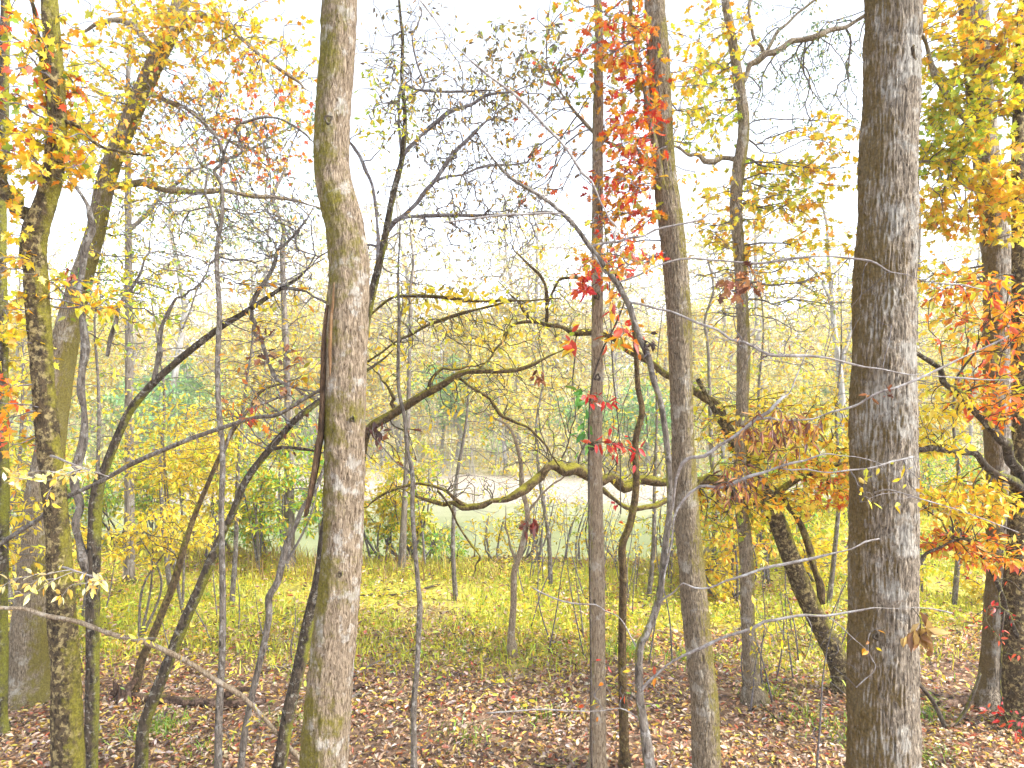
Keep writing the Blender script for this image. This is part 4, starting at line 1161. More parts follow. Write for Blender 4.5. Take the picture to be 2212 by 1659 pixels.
# slender trees between the clearing and the brink: fine twigs with dabs of yellow
for lab, x, d, h, w, pal, per, lean in (
        ('slender twiggy tree with sparse yellow leaves behind the grey sapling', 500, 13.0, 6.2, 1.3, Y, 2.2, 0.05),
        ('slender twiggy tree with green yellow leaves left of the grey sapling', 370, 13.8, 6.4, 1.4, YG, 3.0, -0.06),
        ('slender bare twiggy tree right behind the split trunk', 700, 12.6, 5.8, 1.3, YO, 1.3, 0.1),
        ('slender twiggy tree with yellow dabs right of the slender pole sapling', 985, 13.2, 5.6, 1.5, Y, 1.6, 0.06),
        ('thin twiggy tree with yellow green dabs above the open water', 1190, 14.2, 5.4, 1.5, YG, 1.8, -0.08),
        ('slender twiggy tree with yellow leaves behind the thin twisted stem', 1400, 13.4, 5.6, 1.4, YG, 2.4, 0.04),
        ('slender leafy tree in the meadow behind the wavy trunk', 1660, 14.5, 6.6, 1.6, YG, 3.4, -0.04),
        ('slender yellow leaved tree in the meadow left of the broad oak', 1790, 13.2, 5.8, 1.4, Y, 3.0, 0.05),
        ('slender yellow leaved tree behind the right border trunks', 2060, 13.0, 6.2, 1.5, YG, 3.4, 0.03),
        ('slender leafy tree behind the slanting big trunk', 180, 12.4, 6.6, 1.4, YG, 3.4, 0.05),
        ('slender leafy tree by the left border behind the forked trunk', 30, 12.8, 6.2, 1.3, Y, 3.4, 0.02)):
    b0 = np.array([(x - CX) / F * d, d, 0.0])
    b0[2] = float(gz(b0[0], d)) - 0.08
    root = thing('slender_tree', lab, 'tree', b0)
    pts = [b0 + np.array([lean * h * t + 0.011 * h * rng.standard_normal() * (t > 0), 0.01 * h * rng.standard_normal() * (t > 0), h * t]) for t in (0, 0.2, 0.4, 0.6, 0.8, 1.0)]
    V, Fc, cp, cr = sweep(pts, [0.05, 0.042, 0.034, 0.026, 0.017, 0.006], 9, 0.1, lumpy(0.004, 30, 8, x * 0.1))
    mesh_obj('trunk', V, Fc, M_GREYBARK, root, b0)
    cz = (pts[3] + pts[4])[2] / 2 - 0.4
    px, py = pts[3][0], d
    crown(root, b0, cp, cr, [dict(at=(CX + px / d * F, CY - (cz - CAMZ) / d * F, w / d * F, h * 0.40 / d * F, d, w * 0.8, 170), per=per, shape='ovate', size=0.085, pal=pal)], M_TWIG, 0.0032)

# understorey with yellow leaves on the left
UY = dict(shape='ovate', flat=0.85)
for lab, x, by, d, cl in (
        ('bushy yellow understorey tree behind the arching twin stems', 395, 1290, 12.6, [(400, 930, 150, 90, 130, Y), (330, 1010, 120, 60, 70, Y), (480, 1010, 110, 60, 60, YG)]),
        ('low yellow understorey bush in front of the meadow, behind the twin stems', 300, 1330, 11.2, [(320, 1160, 150, 60, 120, Y), (420, 1120, 100, 50, 60, Y)]),
        ('yellow sapling bush behind the forked trunk near the left border', 70, 1420, 10.6, [(70, 1010, 90, 90, 70, YO), (90, 1180, 110, 60, 70, Y)]),
        ('pale yellow bush at the brink between grey sapling and split trunk', 560, 1270, 15.0, [(560, 950, 110, 80, 90, Y), (520, 1060, 90, 60, 60, YG)])):
    base = P(x, by, d)
    base[2] = float(gz(base[0], d)) - 0.05
    root = thing('yellow_shrub', lab, 'shrub', base)
    stem_nodes = []
    for k in range(3):
        tx, ty = cl[0][0] + rng.uniform(-60, 60), cl[0][1] + rng.uniform(-30, 40)
        pts = [base, base * 0.5 + P(tx, ty, d) * 0.5 + rng.standard_normal(3) * 0.12, P(tx, ty, d)]
        V, Fc, cp, cr = sweep(pts, [0.025, 0.018, 0.008], 7, 0.12)
        mesh_obj('stem', V, Fc, M_GREYBARK, root, base)
        stem_nodes.append((cp, cr))
    crown(root, base, np.vstack([a for a, _ in stem_nodes]), np.concatenate([b for _, b in stem_nodes]),
          [C(a, b, rx, ry, d, 0.9, int(n*1.5), 5.5, size=0.09, pal=pal, solo=40 if d < 12 else 0, **UY) for a, b, rx, ry, n, pal in cl], M_TWIG, 0.0035)

# green shrubs along the brink
for lab, x, d, cl in (
        ('light green shrub at the brink left of the split trunk', 585, 16.8, [(590, 1090, 110, 75, 150, GN), (520, 1150, 70, 50, 70, GN)]),
        ('light green shrub at the brink just right of the split trunk', 850, 16.6, [(845, 1130, 90, 80, 150, GN), (930, 1170, 60, 45, 60, GN)]),
        ('small green shrub hanging over the water beyond the clearing', 985, 16.2, [(975, 1180, 60, 30, 45, GN)]),
        ('loose green shrub on the far meadow behind the wavy trunk', 1560, 19.5, [(1540, 1070, 90, 60, 90, GN), (1650, 1110, 80, 50, 60, YG)]),
        ('green shrub in the meadow behind the right border trunk', 2070, 18.5, [(2060, 1030, 110, 70, 130, GN), (2170, 1020, 60, 60, 60, GN)]),
        ('yellow green shrub in the meadow left of the broad oak', 1790, 20.5, [(1760, 1120, 90, 50, 80, YG)]),
        ('light green shrub behind the slanting big trunk', 250, 17.5, [(240, 1060, 110, 70, 110, GN)])):
    base = P(x, 1200, d)
    base[2] = float(gz(base[0], d)) - 0.05
    root = thing('green_shrub', lab, 'shrub', base)
    nodes = []
    for k in range(5):
        c0 = cl[k % len(cl)]
        q = P(c0[0] + rng.uniform(-0.7, 0.7) * c0[2], c0[1] + rng.uniform(-0.5, 0.8) * c0[3], d) + np.array([0, rng.uniform(-0.5, 0.5), 0])
        V, Fc, cp, cr = sweep([base + rng.standard_normal(3) * np.array([0.15, 0.15, 0]), (base + q) / 2 + rng.standard_normal(3) * 0.1, q], [0.03, 0.02, 0.01], 6, 0.15)
        mesh_obj('stem', V, Fc, M_TWIGD, root, base)
        nodes.append((cp, cr))
    crown(root, base, np.vstack([a for a, _ in nodes]), np.concatenate([b for _, b in nodes]),
          [C(a, b, rx, ry, d, 0.9, int(n * 0.9), 10, 'small', 0.085, pal[1:3] + pal[1:3] + YG[:2] + pal[4:] if pal is GN else pal) for a, b, rx, ry, n, pal in cl], M_TWIG, 0.004)

# looser growth filling the brink to both sides of the water gap
def brink_shrub(x, d, h, w, pal, n, per, lab, grp):
    base = np.array([x, d, float(gz(x, d)) - 0.05])
    root = thing('brink_shrub', lab, 'shrub', base, grp)
    nodes = []
    for k in range(4):
        q = base + np.array([rng.uniform(-w, w) * 0.7, rng.uniform(-0.5, 0.5), h * rng.uniform(0.6, 1.0)])
        V, Fc, cp, cr = sweep([base + rng.standard_normal(3) * np.array([0.2, 0.2, 0]), (base + q) / 2 + rng.standard_normal(3) * 0.15, q], [0.03, 0.02, 0.008], 6, 0.2)
        mesh_obj('stem', V, Fc, M_TWIG, root, base)
        nodes.append((cp, cr))
    v = rng.standard_normal((n, 3))
    v = v / np.linalg.norm(v, axis=1)[:, None] * rng.random((n, 1)) ** 0.4
    att = base + np.array([0, 0, h * 0.62]) + v * np.array([w, 0.8, h * 0.45])
    E = grow(np.vstack([a for a, _ in nodes]), np.concatenate([b for _, b in nodes]), att, 0.004, 0.6)
    V, Q, c = twig_mesh(E)
    mesh_obj('twigs', V, Q, M_TWIG, root, base, kind='stuff')
    r = leaves_on(c, per * 1.5, 'small', 0.11, pal, 0.4, 0.7)
    lv = leaf_arrays('small', *r)
    mesh_obj('foliage', lv[0], lv[1], M_LEAF, root, base, lv[2], smooth=False, kind='stuff')


GL, GR = 'yellow and green shrubs along the left brink', 'yellow and green shrubs along the right brink'
for i in range(13):
    x = -13.2 + i * 0.92 + rng.uniform(-0.3, 0.3)
    brink_shrub(x, float(edge(x)) + rng.uniform(-0.8, 1.0), rng.uniform(1.6, 3.6), rng.uniform(0.7, 1.2), *(lambda k: ([Y, YG, YG + GN[1:3]][k], 120, 10, ['yellow', 'yellow green', 'light green'][k] + ' leafy shrub in the row along the brink left of the split trunk'))(rng.integers(3)), GL)
for i in range(14):
    x = 4.2 + i * 0.95 + rng.uniform(-0.3, 0.3)
    brink_shrub(x, float(edge(x)) + rng.uniform(-2.5, 0.6), rng.uniform(1.8, 4.0), rng.uniform(0.9, 1.5), *(lambda k: ([Y, YG, YG + GN[1:3], YO][k], 120, 10, ['yellow', 'yellow green', 'light green', 'orange yellow'][k] + ' leafy shrub along the far meadow brink right of the buff trunk'))(rng.integers(4)), GR)
for i in range(9):
    x = rng.uniform(3.2, 10.5)
    brink_shrub(x, rng.uniform(12.5, 17.5), rng.uniform(0.7, 1.7), rng.uniform(0.5, 0.9), YG if i % 2 else Y, 70, 6, ('yellow green' if i % 2 else 'yellow') + ' low bush in the meadow between the wavy trunk and the right border', 'low bushes in the right meadow')
for i in range(9):
    x = -2.4 + i * 0.8 + rng.uniform(-0.3, 0.3)
    brink_shrub(x, float(edge(x)) + rng.uniform(0.2, 1.2), rng.uniform(0.9, 1.9), rng.uniform(0.6, 0.9), [Y, YG][i % 2], 60, 3, 'low sparse yellow shrub at the brink in front of the open water', 'low shrubs before the open water')

# thin leafless or sparsely leaved saplings of the clearing
def thin_sapling(px, d, h, leanx, lab, grp, pal, per):
    b = np.array([(px - CX) / F * d, d, 0])
    b[2] = float(gz(b[0], d)) - 0.04
    root = thing('thin_sapling', lab, 'sapling', b, grp)
    pts = [b + np.array([leanx * h * t + 0.05 * h * rng.standard_normal() * t, 0.04 * h * rng.standard_normal(), h * t]) for t in (0, 0.3, 0.6, 1.0)]
    V, Fc, cp, cr = sweep(pts, [0.013, 0.010, 0.007, 0.003], 5, 0.15)
    mesh_obj('stem', V, Fc, M_TWIG, root, b)
    n = int(10 + h * 6)
    t = 0.3 + 0.7 * rng.random(n)
    ax = np.array([[leanx * h * a, 0, h * a] for a in t]) + b + rng.standard_normal((n, 3)) * 0.22 * h * 0.5 * (1.15 - t)[:, None]
    E = grow(cp, cr, ax, 0.0018)
    V, Q, c = twig_mesh(E)
    mesh_obj('twigs', V, Q, M_TWIG, root, b, kind='stuff')
    r = leaves_on(c, per, 'ovate', 0.06, pal)
    if r is not None:
        v, f, k = leaf_arrays('ovate', *r)
        mesh_obj('foliage', v, f, M_LEAF, root, b, k, smooth=False, kind='stuff')


for i in range(26):
    px = rng.uniform(1130, 1480)
    thin_sapling(px, rng.uniform(10.2, 15.2), rng.uniform(1.2, 2.8), rng.uniform(-0.3, 0.3), 'twiggy sapling with few small yellow leaves in the clearing, right of the bent tree', 'thin saplings in the clearing', Y, 0.7)
for i in range(10):
    px = rng.uniform(1560, 1840)
    thin_sapling(px, rng.uniform(8.6, 12.5), rng.uniform(0.9, 2.0), rng.uniform(-0.3, 0.3), 'thin leafy seedling in the grass around the base of the leaning mossy tree', 'seedlings round the leaning tree', YG, 1.2)
for i in range(9):
    px = rng.uniform(230, 690)
    thin_sapling(px, rng.uniform(9.5, 15.0), rng.uniform(0.9, 2.2), rng.uniform(-0.4, 0.4), 'thin bare seedling in the grass left of the split trunk', 'seedlings left of the split trunk', Y, 0.3)
thin_sapling(1770, 7.2, 2.0, 0.12, 'dark wiry sapling rooted in leaves just left of the broad oak base', None, YG, 0.3)

# ------------------------------------------------------------------ far bank: trees on the hill
def far_proto(h, cr, n, per, pal, size, bark, twig):
    base = np.zeros(3)
    lean = rng.uniform(-0.08, 0.08)
    pts = [np.array([lean * h * t + 0.02 * h * rng.standard_normal() * (t > 0), 0.02 * h * rng.standard_normal() * (t > 0), h * t - 0.2]) for t in (0, 0.25, 0.5, 0.75, 0.95)]
    V, Fc, cp, crd = sweep(pts, [0.17, 0.13, 0.10, 0.065, 0.03], 8, 0.6, None, 0.08)
    v = rng.standard_normal((n, 3))
    v = v / np.linalg.norm(v, axis=1)[:, None] * rng.random((n, 1)) ** 0.4
    att = np.array([lean * h * 0.65, 0, h * 0.64]) + v * np.array([cr, cr, h * 0.38])
    E = grow(cp, crd, att, 0.011, 0.3)
    tv, tq, c = twig_mesh(E)
    r = leaves_on(c, per, 'small', size, pal, 0.2, 0.5)
    lv = leaf_arrays('small', *r)
    res = []
    for nm, args in (('trunk', (V, Fc, bark)), ('twigs', (tv, tq, twig)), ('foliage', (lv[0], lv[1], M_LEAF))):
        o = mesh_obj(nm, *args, colors=lv[2] if nm == 'foliage' else None, smooth=nm != 'foliage')
        res.append((nm, o.data))
        bpy.data.objects.remove(o)
    return res


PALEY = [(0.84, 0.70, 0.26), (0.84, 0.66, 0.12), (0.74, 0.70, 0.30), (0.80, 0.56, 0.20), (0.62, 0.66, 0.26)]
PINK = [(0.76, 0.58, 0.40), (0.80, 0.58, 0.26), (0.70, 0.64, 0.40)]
KINDS = {
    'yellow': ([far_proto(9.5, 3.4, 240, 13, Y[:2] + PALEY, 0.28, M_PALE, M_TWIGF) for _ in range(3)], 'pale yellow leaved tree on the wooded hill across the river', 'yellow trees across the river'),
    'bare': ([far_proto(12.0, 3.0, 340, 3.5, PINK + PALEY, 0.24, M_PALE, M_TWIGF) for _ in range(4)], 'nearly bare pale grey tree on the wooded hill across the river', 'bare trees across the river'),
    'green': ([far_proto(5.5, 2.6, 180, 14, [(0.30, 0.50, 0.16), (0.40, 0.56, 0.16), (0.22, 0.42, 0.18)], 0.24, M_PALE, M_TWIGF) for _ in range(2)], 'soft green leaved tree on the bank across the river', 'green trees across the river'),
}


def far_tree(kind, x, y, s):
    protos, lab, grp = KINDS[kind]
    place = 'close to the far river bank' if y < 48 else 'half way up the hill across the river' if y < 78 else 'near the hilltop across the river'
    lab = lab.split(' on the ')[0] + ' ' + place
    if s > 1.24:
        lab = 'very tall ' + lab
    grp = grp + ', ' + place
    pr = protos[rng.integers(len(protos))]
    root = thing('far_tree', lab, 'tree', (x, y, float(gz(x, y)) - 0.1), grp)
    root.rotation_euler = (0, 0, rng.uniform(0, 6.28))
    root.scale = (s, s, s)
    for nm, me in pr:
        o = bpy.data.objects.new(nm, me)
        COL.objects.link(o)
        o.parent = root
        if nm != 'trunk':
            o['kind'] = 'stuff'


for y0, y1, n in ((40.5, 48, 26), (48, 60, 34), (60, 78, 42), (78, 105, 50), (105, 135, 40)):
    for i in range(n):
        y = rng.uniform(y0, y1)
        x = ((i + rng.random()) / n * 2 - 1) * 0.80 * y
        k = rng.choice(['yellow', 'bare', 'green'], p=[0.52, 0.34, 0.14])
        if y < 48 and 2 < x < 9 and rng.random() < 0.7:
            k = 'green'
        far_tree(k, x, y, rng.uniform(0.75, 1.2))

for i in range(18):
    y = rng.uniform(42, 66)
    far_tree('bare', ((i + rng.random()) / 18 * 2 - 1) * 0.74 * y, y, rng.uniform(1.25, 1.75))

# brush and understorey on the far slope, one tangled mass
def far_brush():
    n = 95000
    y = 38.0 + (rng.random(n) ** 1.2) * 76
    x = (rng.random(n) * 2 - 1) * 0.82 * y
    y = np.where((x > -3.6) & (x < 4.2) & (y < 39.6), y + 1.8, y)
    m = fbm(np.stack([x * 0.25, y * 0.25, y * 0], -1), 2)
    keep = m > 0.36
    x, y, m = x[keep], y[keep], m[keep]
    z = gz(x, y) + rng.random(len(x)) ** 1.4 * 4.2 * np.clip((m - 0.36) * 6, 0.2, 1.2)
    pos = np.stack([x, y, z], -1)
    k = len(pos)
    R = rot_from(rng.standard_normal((k, 3)), rng.standard_normal((k, 3)) + np.array([0, 0, 1.0]))
    sz = 0.20 + 0.22 * rng.random(k)
    g = fbm(np.stack([x * 0.13, y * 0.13, y * 0 + 7], -1), 2)
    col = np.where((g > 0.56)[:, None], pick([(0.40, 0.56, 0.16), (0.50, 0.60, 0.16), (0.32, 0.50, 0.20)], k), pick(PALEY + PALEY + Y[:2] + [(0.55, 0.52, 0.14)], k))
    v, f, c = leaf_arrays('small', pos, R, sz, col)
    o = mesh_obj('undergrowth', v, f, M_LEAF, colors=c, smooth=False, kind='stuff')
    tag(o, 'tangle of yellow and green undergrowth on the slope across the river', 'undergrowth')
    n = 2600
    y = 39.8 + rng.random(n) ** 1.3 * 50
    x = (rng.random(n) * 2 - 1) * 0.8 * y
    p0 = np.stack([x, y, gz(x, y) - 0.1], -1)
    p1 = p0 + np.stack([rng.standard_normal(n) * 0.7, rng.standard_normal(n) * 0.4, 1.5 + 3.0 * rng.random(n)], -1)
    V, Q, c = twig_mesh((p0, p1, np.full(n, 0.025), np.full(n, 0.010), np.zeros((n, 3))), 3, 4)
    o = mesh_obj('far_brushwood', V, Q, M_TWIGF, kind='stuff')
    tag(o, 'thicket of pale thin stems on the slope across the river', 'brushwood')


far_brush()

# ------------------------------------------------------------------ leaf litter, grass, brink growth
def scatter(n, y0, y1, spread=0.80, power=1.0):
    y = y0 + (y1 - y0) * rng.random(n) ** power
    x = (rng.random(n) * 2 - 1) * spread * y
    return x, y


def litter_patch(n, y0, y1, size, dens=None, power=1.0):
    x, y = scatter(n, y0, y1, 0.92, power)
    if dens is not None:
        k = rng.random(n) < dens(x, y)
        x, y = x[k], y[k]
    soil = fbm(np.stack([x * 1.3, y * 1.3, x * 0 + 13], -1), 3)
    kp = rng.random(len(x)) < np.clip((soil - 0.28) * 7, 0.6, 1)
    x, y, soil = x[kp], y[kp], soil[kp]
    k = len(x)
    z = gz(x, y) + 0.10 * np.clip(soil - 0.5, 0, 0.3) + 0.012 + 0.035 * rng.random(k) + 0.08 * rng.random(k) * sstep((y - 10.5) / 1.5)
    pos = np.stack([x, y, z], -1)
    a = rng.random(k) * 2 * np.pi
    d = np.stack([np.cos(a), np.sin(a), 0.35 * rng.standard_normal(k)], -1)
    up = np.stack([0.42 * rng.standard_normal(k), 0.42 * rng.standard_normal(k), np.ones(k)], -1)
    return pos, rot_from(d, up), size * (0.55 + 1.0 * rng.random(k) ** 1.6), pick(LIT, k, 0.3) * (0.62 + 0.75 * fbm(np.stack([x * 0.9, y * 0.9, x * 0 + 21], -1), 3))[:, None]


def build_litter():
    parts = []
    off = 0
    for sh, frac in (('oak', 0.06), ('ovate', 0.20), ('curl', 0.34), ('small', 0.40)):
        for (n, y0, y1, s, dn) in ((76000, 6.6, 11.5, 0.064, None), (0 if sh in ('oak', 'ovate') else 62000, 11.0, 18.0, 0.085, lambda x, y: 0.26 + 0.5 * (fbm(np.stack([x * 0.6, y * 0.6, x * 0 + 3], -1), 2) > 0.5)),
                                   (0 if sh != 'small' else 14000, 17.0, 25.0, 0.14, lambda x, y: y < edge(x) + 0.5)):
            pos, R, sz, col = litter_patch(int(n * frac), y0, y1, s, dn)
            v, f, c = leaf_arrays(sh, pos, R, sz, col)
            parts.append((v, f + off, c))
            off += len(v)
    o = mesh_obj('leaf_litter', np.vstack([p[0] for p in parts]), np.vstack([p[1] for p in parts]), M_LITTER, colors=np.vstack([p[2] for p in parts]), smooth=False, kind='stuff')
    tag(o, 'carpet of brown and tan fallen leaves on the forest floor', 'leaf litter')


build_litter()


def fallen_leaves():
    from mathutils import Matrix
    kinds = (('russet', [(0.46, 0.16, 0.05), (0.36, 0.11, 0.05)], 'curled russet fallen leaf lying on the leaf carpet at the front'),
             ('pale', [(0.62, 0.50, 0.44), (0.54, 0.40, 0.32)], 'pale tan fallen leaf lying on the leaf carpet at the front'),
             ('yellow', [(0.75, 0.52, 0.06), (0.72, 0.36, 0.04)], 'yellow fallen leaf lying on the leaf carpet at the front'),
             ('red', [(0.55, 0.06, 0.03), (0.45, 0.04, 0.03)], 'dark red fallen leaf lying on the leaf carpet at the front'))
    for (nm, pal, lab), cnt in zip(kinds, (95, 100, 70, 16)):
        x, y = scatter(cnt, 7.5, 8.9, 0.70)
        k = len(x)
        z = gz(x, y) + 0.06 + 0.02 * rng.random(k)
        a = rng.random(k) * 2 * np.pi
        d = np.stack([np.cos(a), np.sin(a), 0.2 * rng.standard_normal(k)], -1)
        up = np.stack([0.35 * rng.standard_normal(k), -0.25 + 0.35 * rng.standard_normal(k), np.ones(k)], -1)
        R = rot_from(d, up)
        for i in range(k):
            me = random.choice(leaf_mesh(random.choice(['oak', 'curl', 'ovate']), 'fall' + nm, pal, M_LITTER))
            o = bpy.data.objects.new('fallen_leaf', me)
            COL.objects.link(o)
            M = np.eye(4)
            M[:3, :3] = R[i] * rng.uniform(0.065, 0.10)
            M[:3, 3] = (x[i], y[i], z[i])
            o.matrix_world = Matrix(M.tolist())
            tag(o, lab, 'leaf', nm + ' fallen leaves at the front')


fallen_leaves()

GRASSC = [(0.72, 0.66, 0.06), (0.66, 0.64, 0.06), (0.74, 0.62, 0.06), (0.56, 0.64, 0.05), (0.48, 0.46, 0.05), (0.24, 0.36, 0.03), (0.60, 0.50, 0.08), (0.42, 0.44, 0.04)]
STRAW = [(0.55, 0.42, 0.10), (0.62, 0.48, 0.08), (0.40, 0.26, 0.09), (0.48, 0.46, 0.06), (0.30, 0.18, 0.08)]


def blades(x, y, h, pal, wid=0.010, lean=0.45):
    k = len(x)
    z = gz(x, y) - 0.01
    b = np.stack([x, y, z], -1)
    a = rng.random(k) * 2 * np.pi
    side = np.stack([np.cos(a), np.sin(a), np.zeros(k)], -1) * wid
    ln = np.stack([rng.standard_normal(k), rng.standard_normal(k), np.zeros(k)], -1) * lean
    m = b + (ln * 0.35 + np.array([0, 0, 0.62])) * h[:, None]
    t = b + (ln + np.array([0, 0, 0.95])) * h[:, None]
    V = np.stack([b - side, b + side, m + side * 0.7, m - side * 0.7, t], 1).reshape(-1, 3)
    i = (np.arange(k) * 5)[:, None]
    Fq = i + np.array([[0, 1, 2, 3]])
    Ft = i + np.array([[3, 2, 4]])
    return V, Fq, Ft, np.repeat(pick(pal, k), 5, axis=0)


def build_grass():
    n = 170000
    x, y = scatter(n, 9.2, 25.5, 0.92, 1.15)
    m = fbm(np.stack([x * 0.7, y * 0.7, x * 0], -1), 3)
    far = sstep((y - 9.2) / 2.4)
    keep = (y < edge(x) + 1.2) & (rng.random(n) < far * np.clip((m - 0.30) * 5, 0.1, 1))
    x, y = x[keep], y[keep]
    h = 0.05 + 0.15 * rng.random(len(x)) ** 1.5
    A = blades(x, y, h, GRASSC, 0.011)
    # green tufts among the leaves at the front
    tx, ty = [], []
    for cx, cy_, k in ((345, 1580, 220), (300, 1600, 90), (1000, 1600, 70), (1180, 1560, 60), (1760, 1560, 120), (1850, 1600, 120), (2000, 1540, 160), (2020, 1640, 90), (620, 1560, 60), (440, 1630, 60), (1660, 1500, 80), (1500, 1420, 200), (1350, 1410, 200)):
        d = CAMZ * F / (cy_ - CY)
        tx.append((cx - CX) / F * d + rng.standard_normal(k) * 0.18)
        ty.append(d + rng.standard_normal(k) * 0.14)
    tx, ty = np.concatenate(tx), np.concatenate(ty)
    B = blades(tx, ty, 0.06 + 0.12 * rng.random(len(tx)), [(0.20, 0.36, 0.03), (0.28, 0.44, 0.04), (0.40, 0.46, 0.05)], 0.008, 0.6)
    V = np.vstack([A[0], B[0]])
    o = mesh_obj('grass', V, [np.vstack([A[1], B[1] + len(A[0])]), np.vstack([A[2], B[2] + len(A[0])])], M_GRASS, colors=np.vstack([A[3], B[3]]), smooth=False, kind='stuff')
    tag(o, 'short yellow green grass growing through the leaves of the clearing', 'grass')
    # low broad leaved seedlings of the clearing
    n = 36000
    x, y = scatter(n, 8.5, 24, 0.80)
    m = fbm(np.stack([x * 0.9, y * 0.9, x * 0 + 5], -1), 3)
    keep = (y < edge(x) + 0.8) & (m > 0.44) & (rng.random(n) < 0.1 + 0.9 * sstep((y - 9) / 4.0))
    x, y = x[keep], y[keep]
    k = len(x)
    pos = np.stack([x, y, gz(x, y) + 0.04 + 0.22 * rng.random(k) ** 2], -1)
    R = rot_from(rng.standard_normal((k, 3)) * np.array([1, 1, 0.3]), np.array([0, 0, 1.0]) + 0.4 * rng.standard_normal((k, 3)))
    v, f, c = leaf_arrays('ovate', pos, R, 0.06 + 0.06 * rng.random(k), pick(YG + Y + GRASSC, k))
    o = mesh_obj('ground_cover', v, f, M_LEAF, colors=c, smooth=False, kind='stuff')
    tag(o, 'yellow green seedling leaves covering the clearing', 'ground cover')
    # dry growth along the brink
    n = 9000
    x = (rng.random(n) * 2 - 1) * 13
    y = edge(x) - 1.3 + 2.6 * rng.random(n)
    m = fbm(np.stack([x * 0.8, y * 0.8, x * 0 + 8], -1), 2)
    gap = (x > 1.1) & (x < 3.2)
    keep = (np.abs(x) < 0.8 * y) & (rng.random(n) < np.clip((m - 0.33) * 4, 0, 1) * np.where(gap, 0.35, 1))
    x, y = x[keep], y[keep]
    h = (0.08 + 0.40 * rng.random(len(x)) ** 2) * np.clip((m[keep] - 0.3) * 4, 0.2, 1.4)
    A = blades(x, y, h, STRAW, 0.010, 0.35)
    o = mesh_obj('brink_weeds', A[0], [A[1], A[2]], M_GRASS, colors=A[3], smooth=False, kind='stuff')
    tag(o, 'dry straw coloured weeds along the brink above the river', 'weeds')


build_grass()

# ------------------------------------------------------------------ things lying and leaning on the floor
def lying(name, label, cat, path, mat, nside=12, relief=None, d=None):
    pts, rad = [], []
    for q in path:
        dd = q[3] if len(q) > 3 else CAMZ * F / (q[1] - CY)
        p = P(q[0], q[1], dd)
        r = q[2] * 0.5 / F * dd
        if len(q) == 3:
            p[2] = float(gz(p[0], p[1])) + 0.9 * r + 0.03
        pts.append(p)
        rad.append(r)
    base = pts[0].copy()
    V, Fc, cp, cr = sweep(pts, rad, nside, 0.04, relief, 0.12)
    root = thing(name, label, cat, base)
    return root, base, mesh_obj('stem' if cat == 'branch' else 'wood', V, Fc, mat, root, base)


M_ROT = bark_mat('rotten_wood', (0.028, 0.018, 0.014), (0.15, 0.085, 0.05), (0.40, 0.26, 0.18), 0.45, MOSS, 0.15, (0, 0, 1), 22, 0.5, 0.9, 7.0)
root, base, _ = lying('fallen_log', 'dark rotten log lying across the leaves on the left', 'log', [(285, 1512, 12), (330, 1522, 17), (400, 1530, 18), (480, 1532, 19), (545, 1526, 16), (575, 1522, 9)], M_ROT, 18, lumpy(0.03, 16, 8, 2.0))
V, Fc, _, _ = sweep([P(470, 1524, 8.9) + np.array([0, 0, 0.05]), P(500, 1515, 8.8) + np.array([0, 0, 0.12]), P(545, 1505, 8.75) + np.array([0, 0, 0.10])], [0.05, 0.04, 0.015], 8, 0.04, lumpy(0.012, 30, 20, 1.0))
mesh_obj('stub', V, Fc, M_ROT, root, base)
# fallen twigs on the leaf carpet
for i in range(46):
    yy = rng.uniform(7.4, 10.4)
    xx = rng.uniform(-0.7, 0.7) * yy
    an, L = rng.uniform(0, math.pi), rng.uniform(0.25, 0.9)
    zz = float(gz(xx, yy)) + 0.045
    dr = np.array([math.cos(an), math.sin(an), 0.04 * rng.standard_normal()])
    sd = np.array([-dr[1], dr[0], 0.0])
    p = np.array([xx, yy, zz])
    q = [p, p + dr * L * 0.35 + sd * L * 0.06 * rng.standard_normal(), p + dr * L * 0.7 + sd * L * 0.08 * rng.standard_normal() + np.array([0, 0, 0.02]), p + dr * L]
    r = rng.uniform(0.005, 0.013)
    V, Fc, _, _ = sweep(q, [r, r * 0.9, r * 0.7, r * 0.3], 6, 0.06, None, 0.15)
    if i % 2:
        V2, F2, _, _ = sweep([q[1], q[1] + (dr * 0.6 + sd * 0.8) * L * 0.25 + np.array([0, 0, 0.03])], [r * 0.7, r * 0.25], 5, 0.06)
        Fc = [Fc[0], Fc[1], F2[0] + len(V), F2[1] + len(V)]
        V = np.vstack([V, V2])
    o = mesh_obj('fallen_twig', V, Fc, (M_TWIGD, M_GREYBARK, M_FLAKY)[i % 3], None, p)
    o.location = tuple(p)
    tag(o, ('thin dark', 'thin grey', 'thin buff')[i % 3] + ' fallen twig lying on the leaf carpet', 'twig', ('dark', 'grey', 'buff')[i % 3] + ' twigs on the leaf carpet')

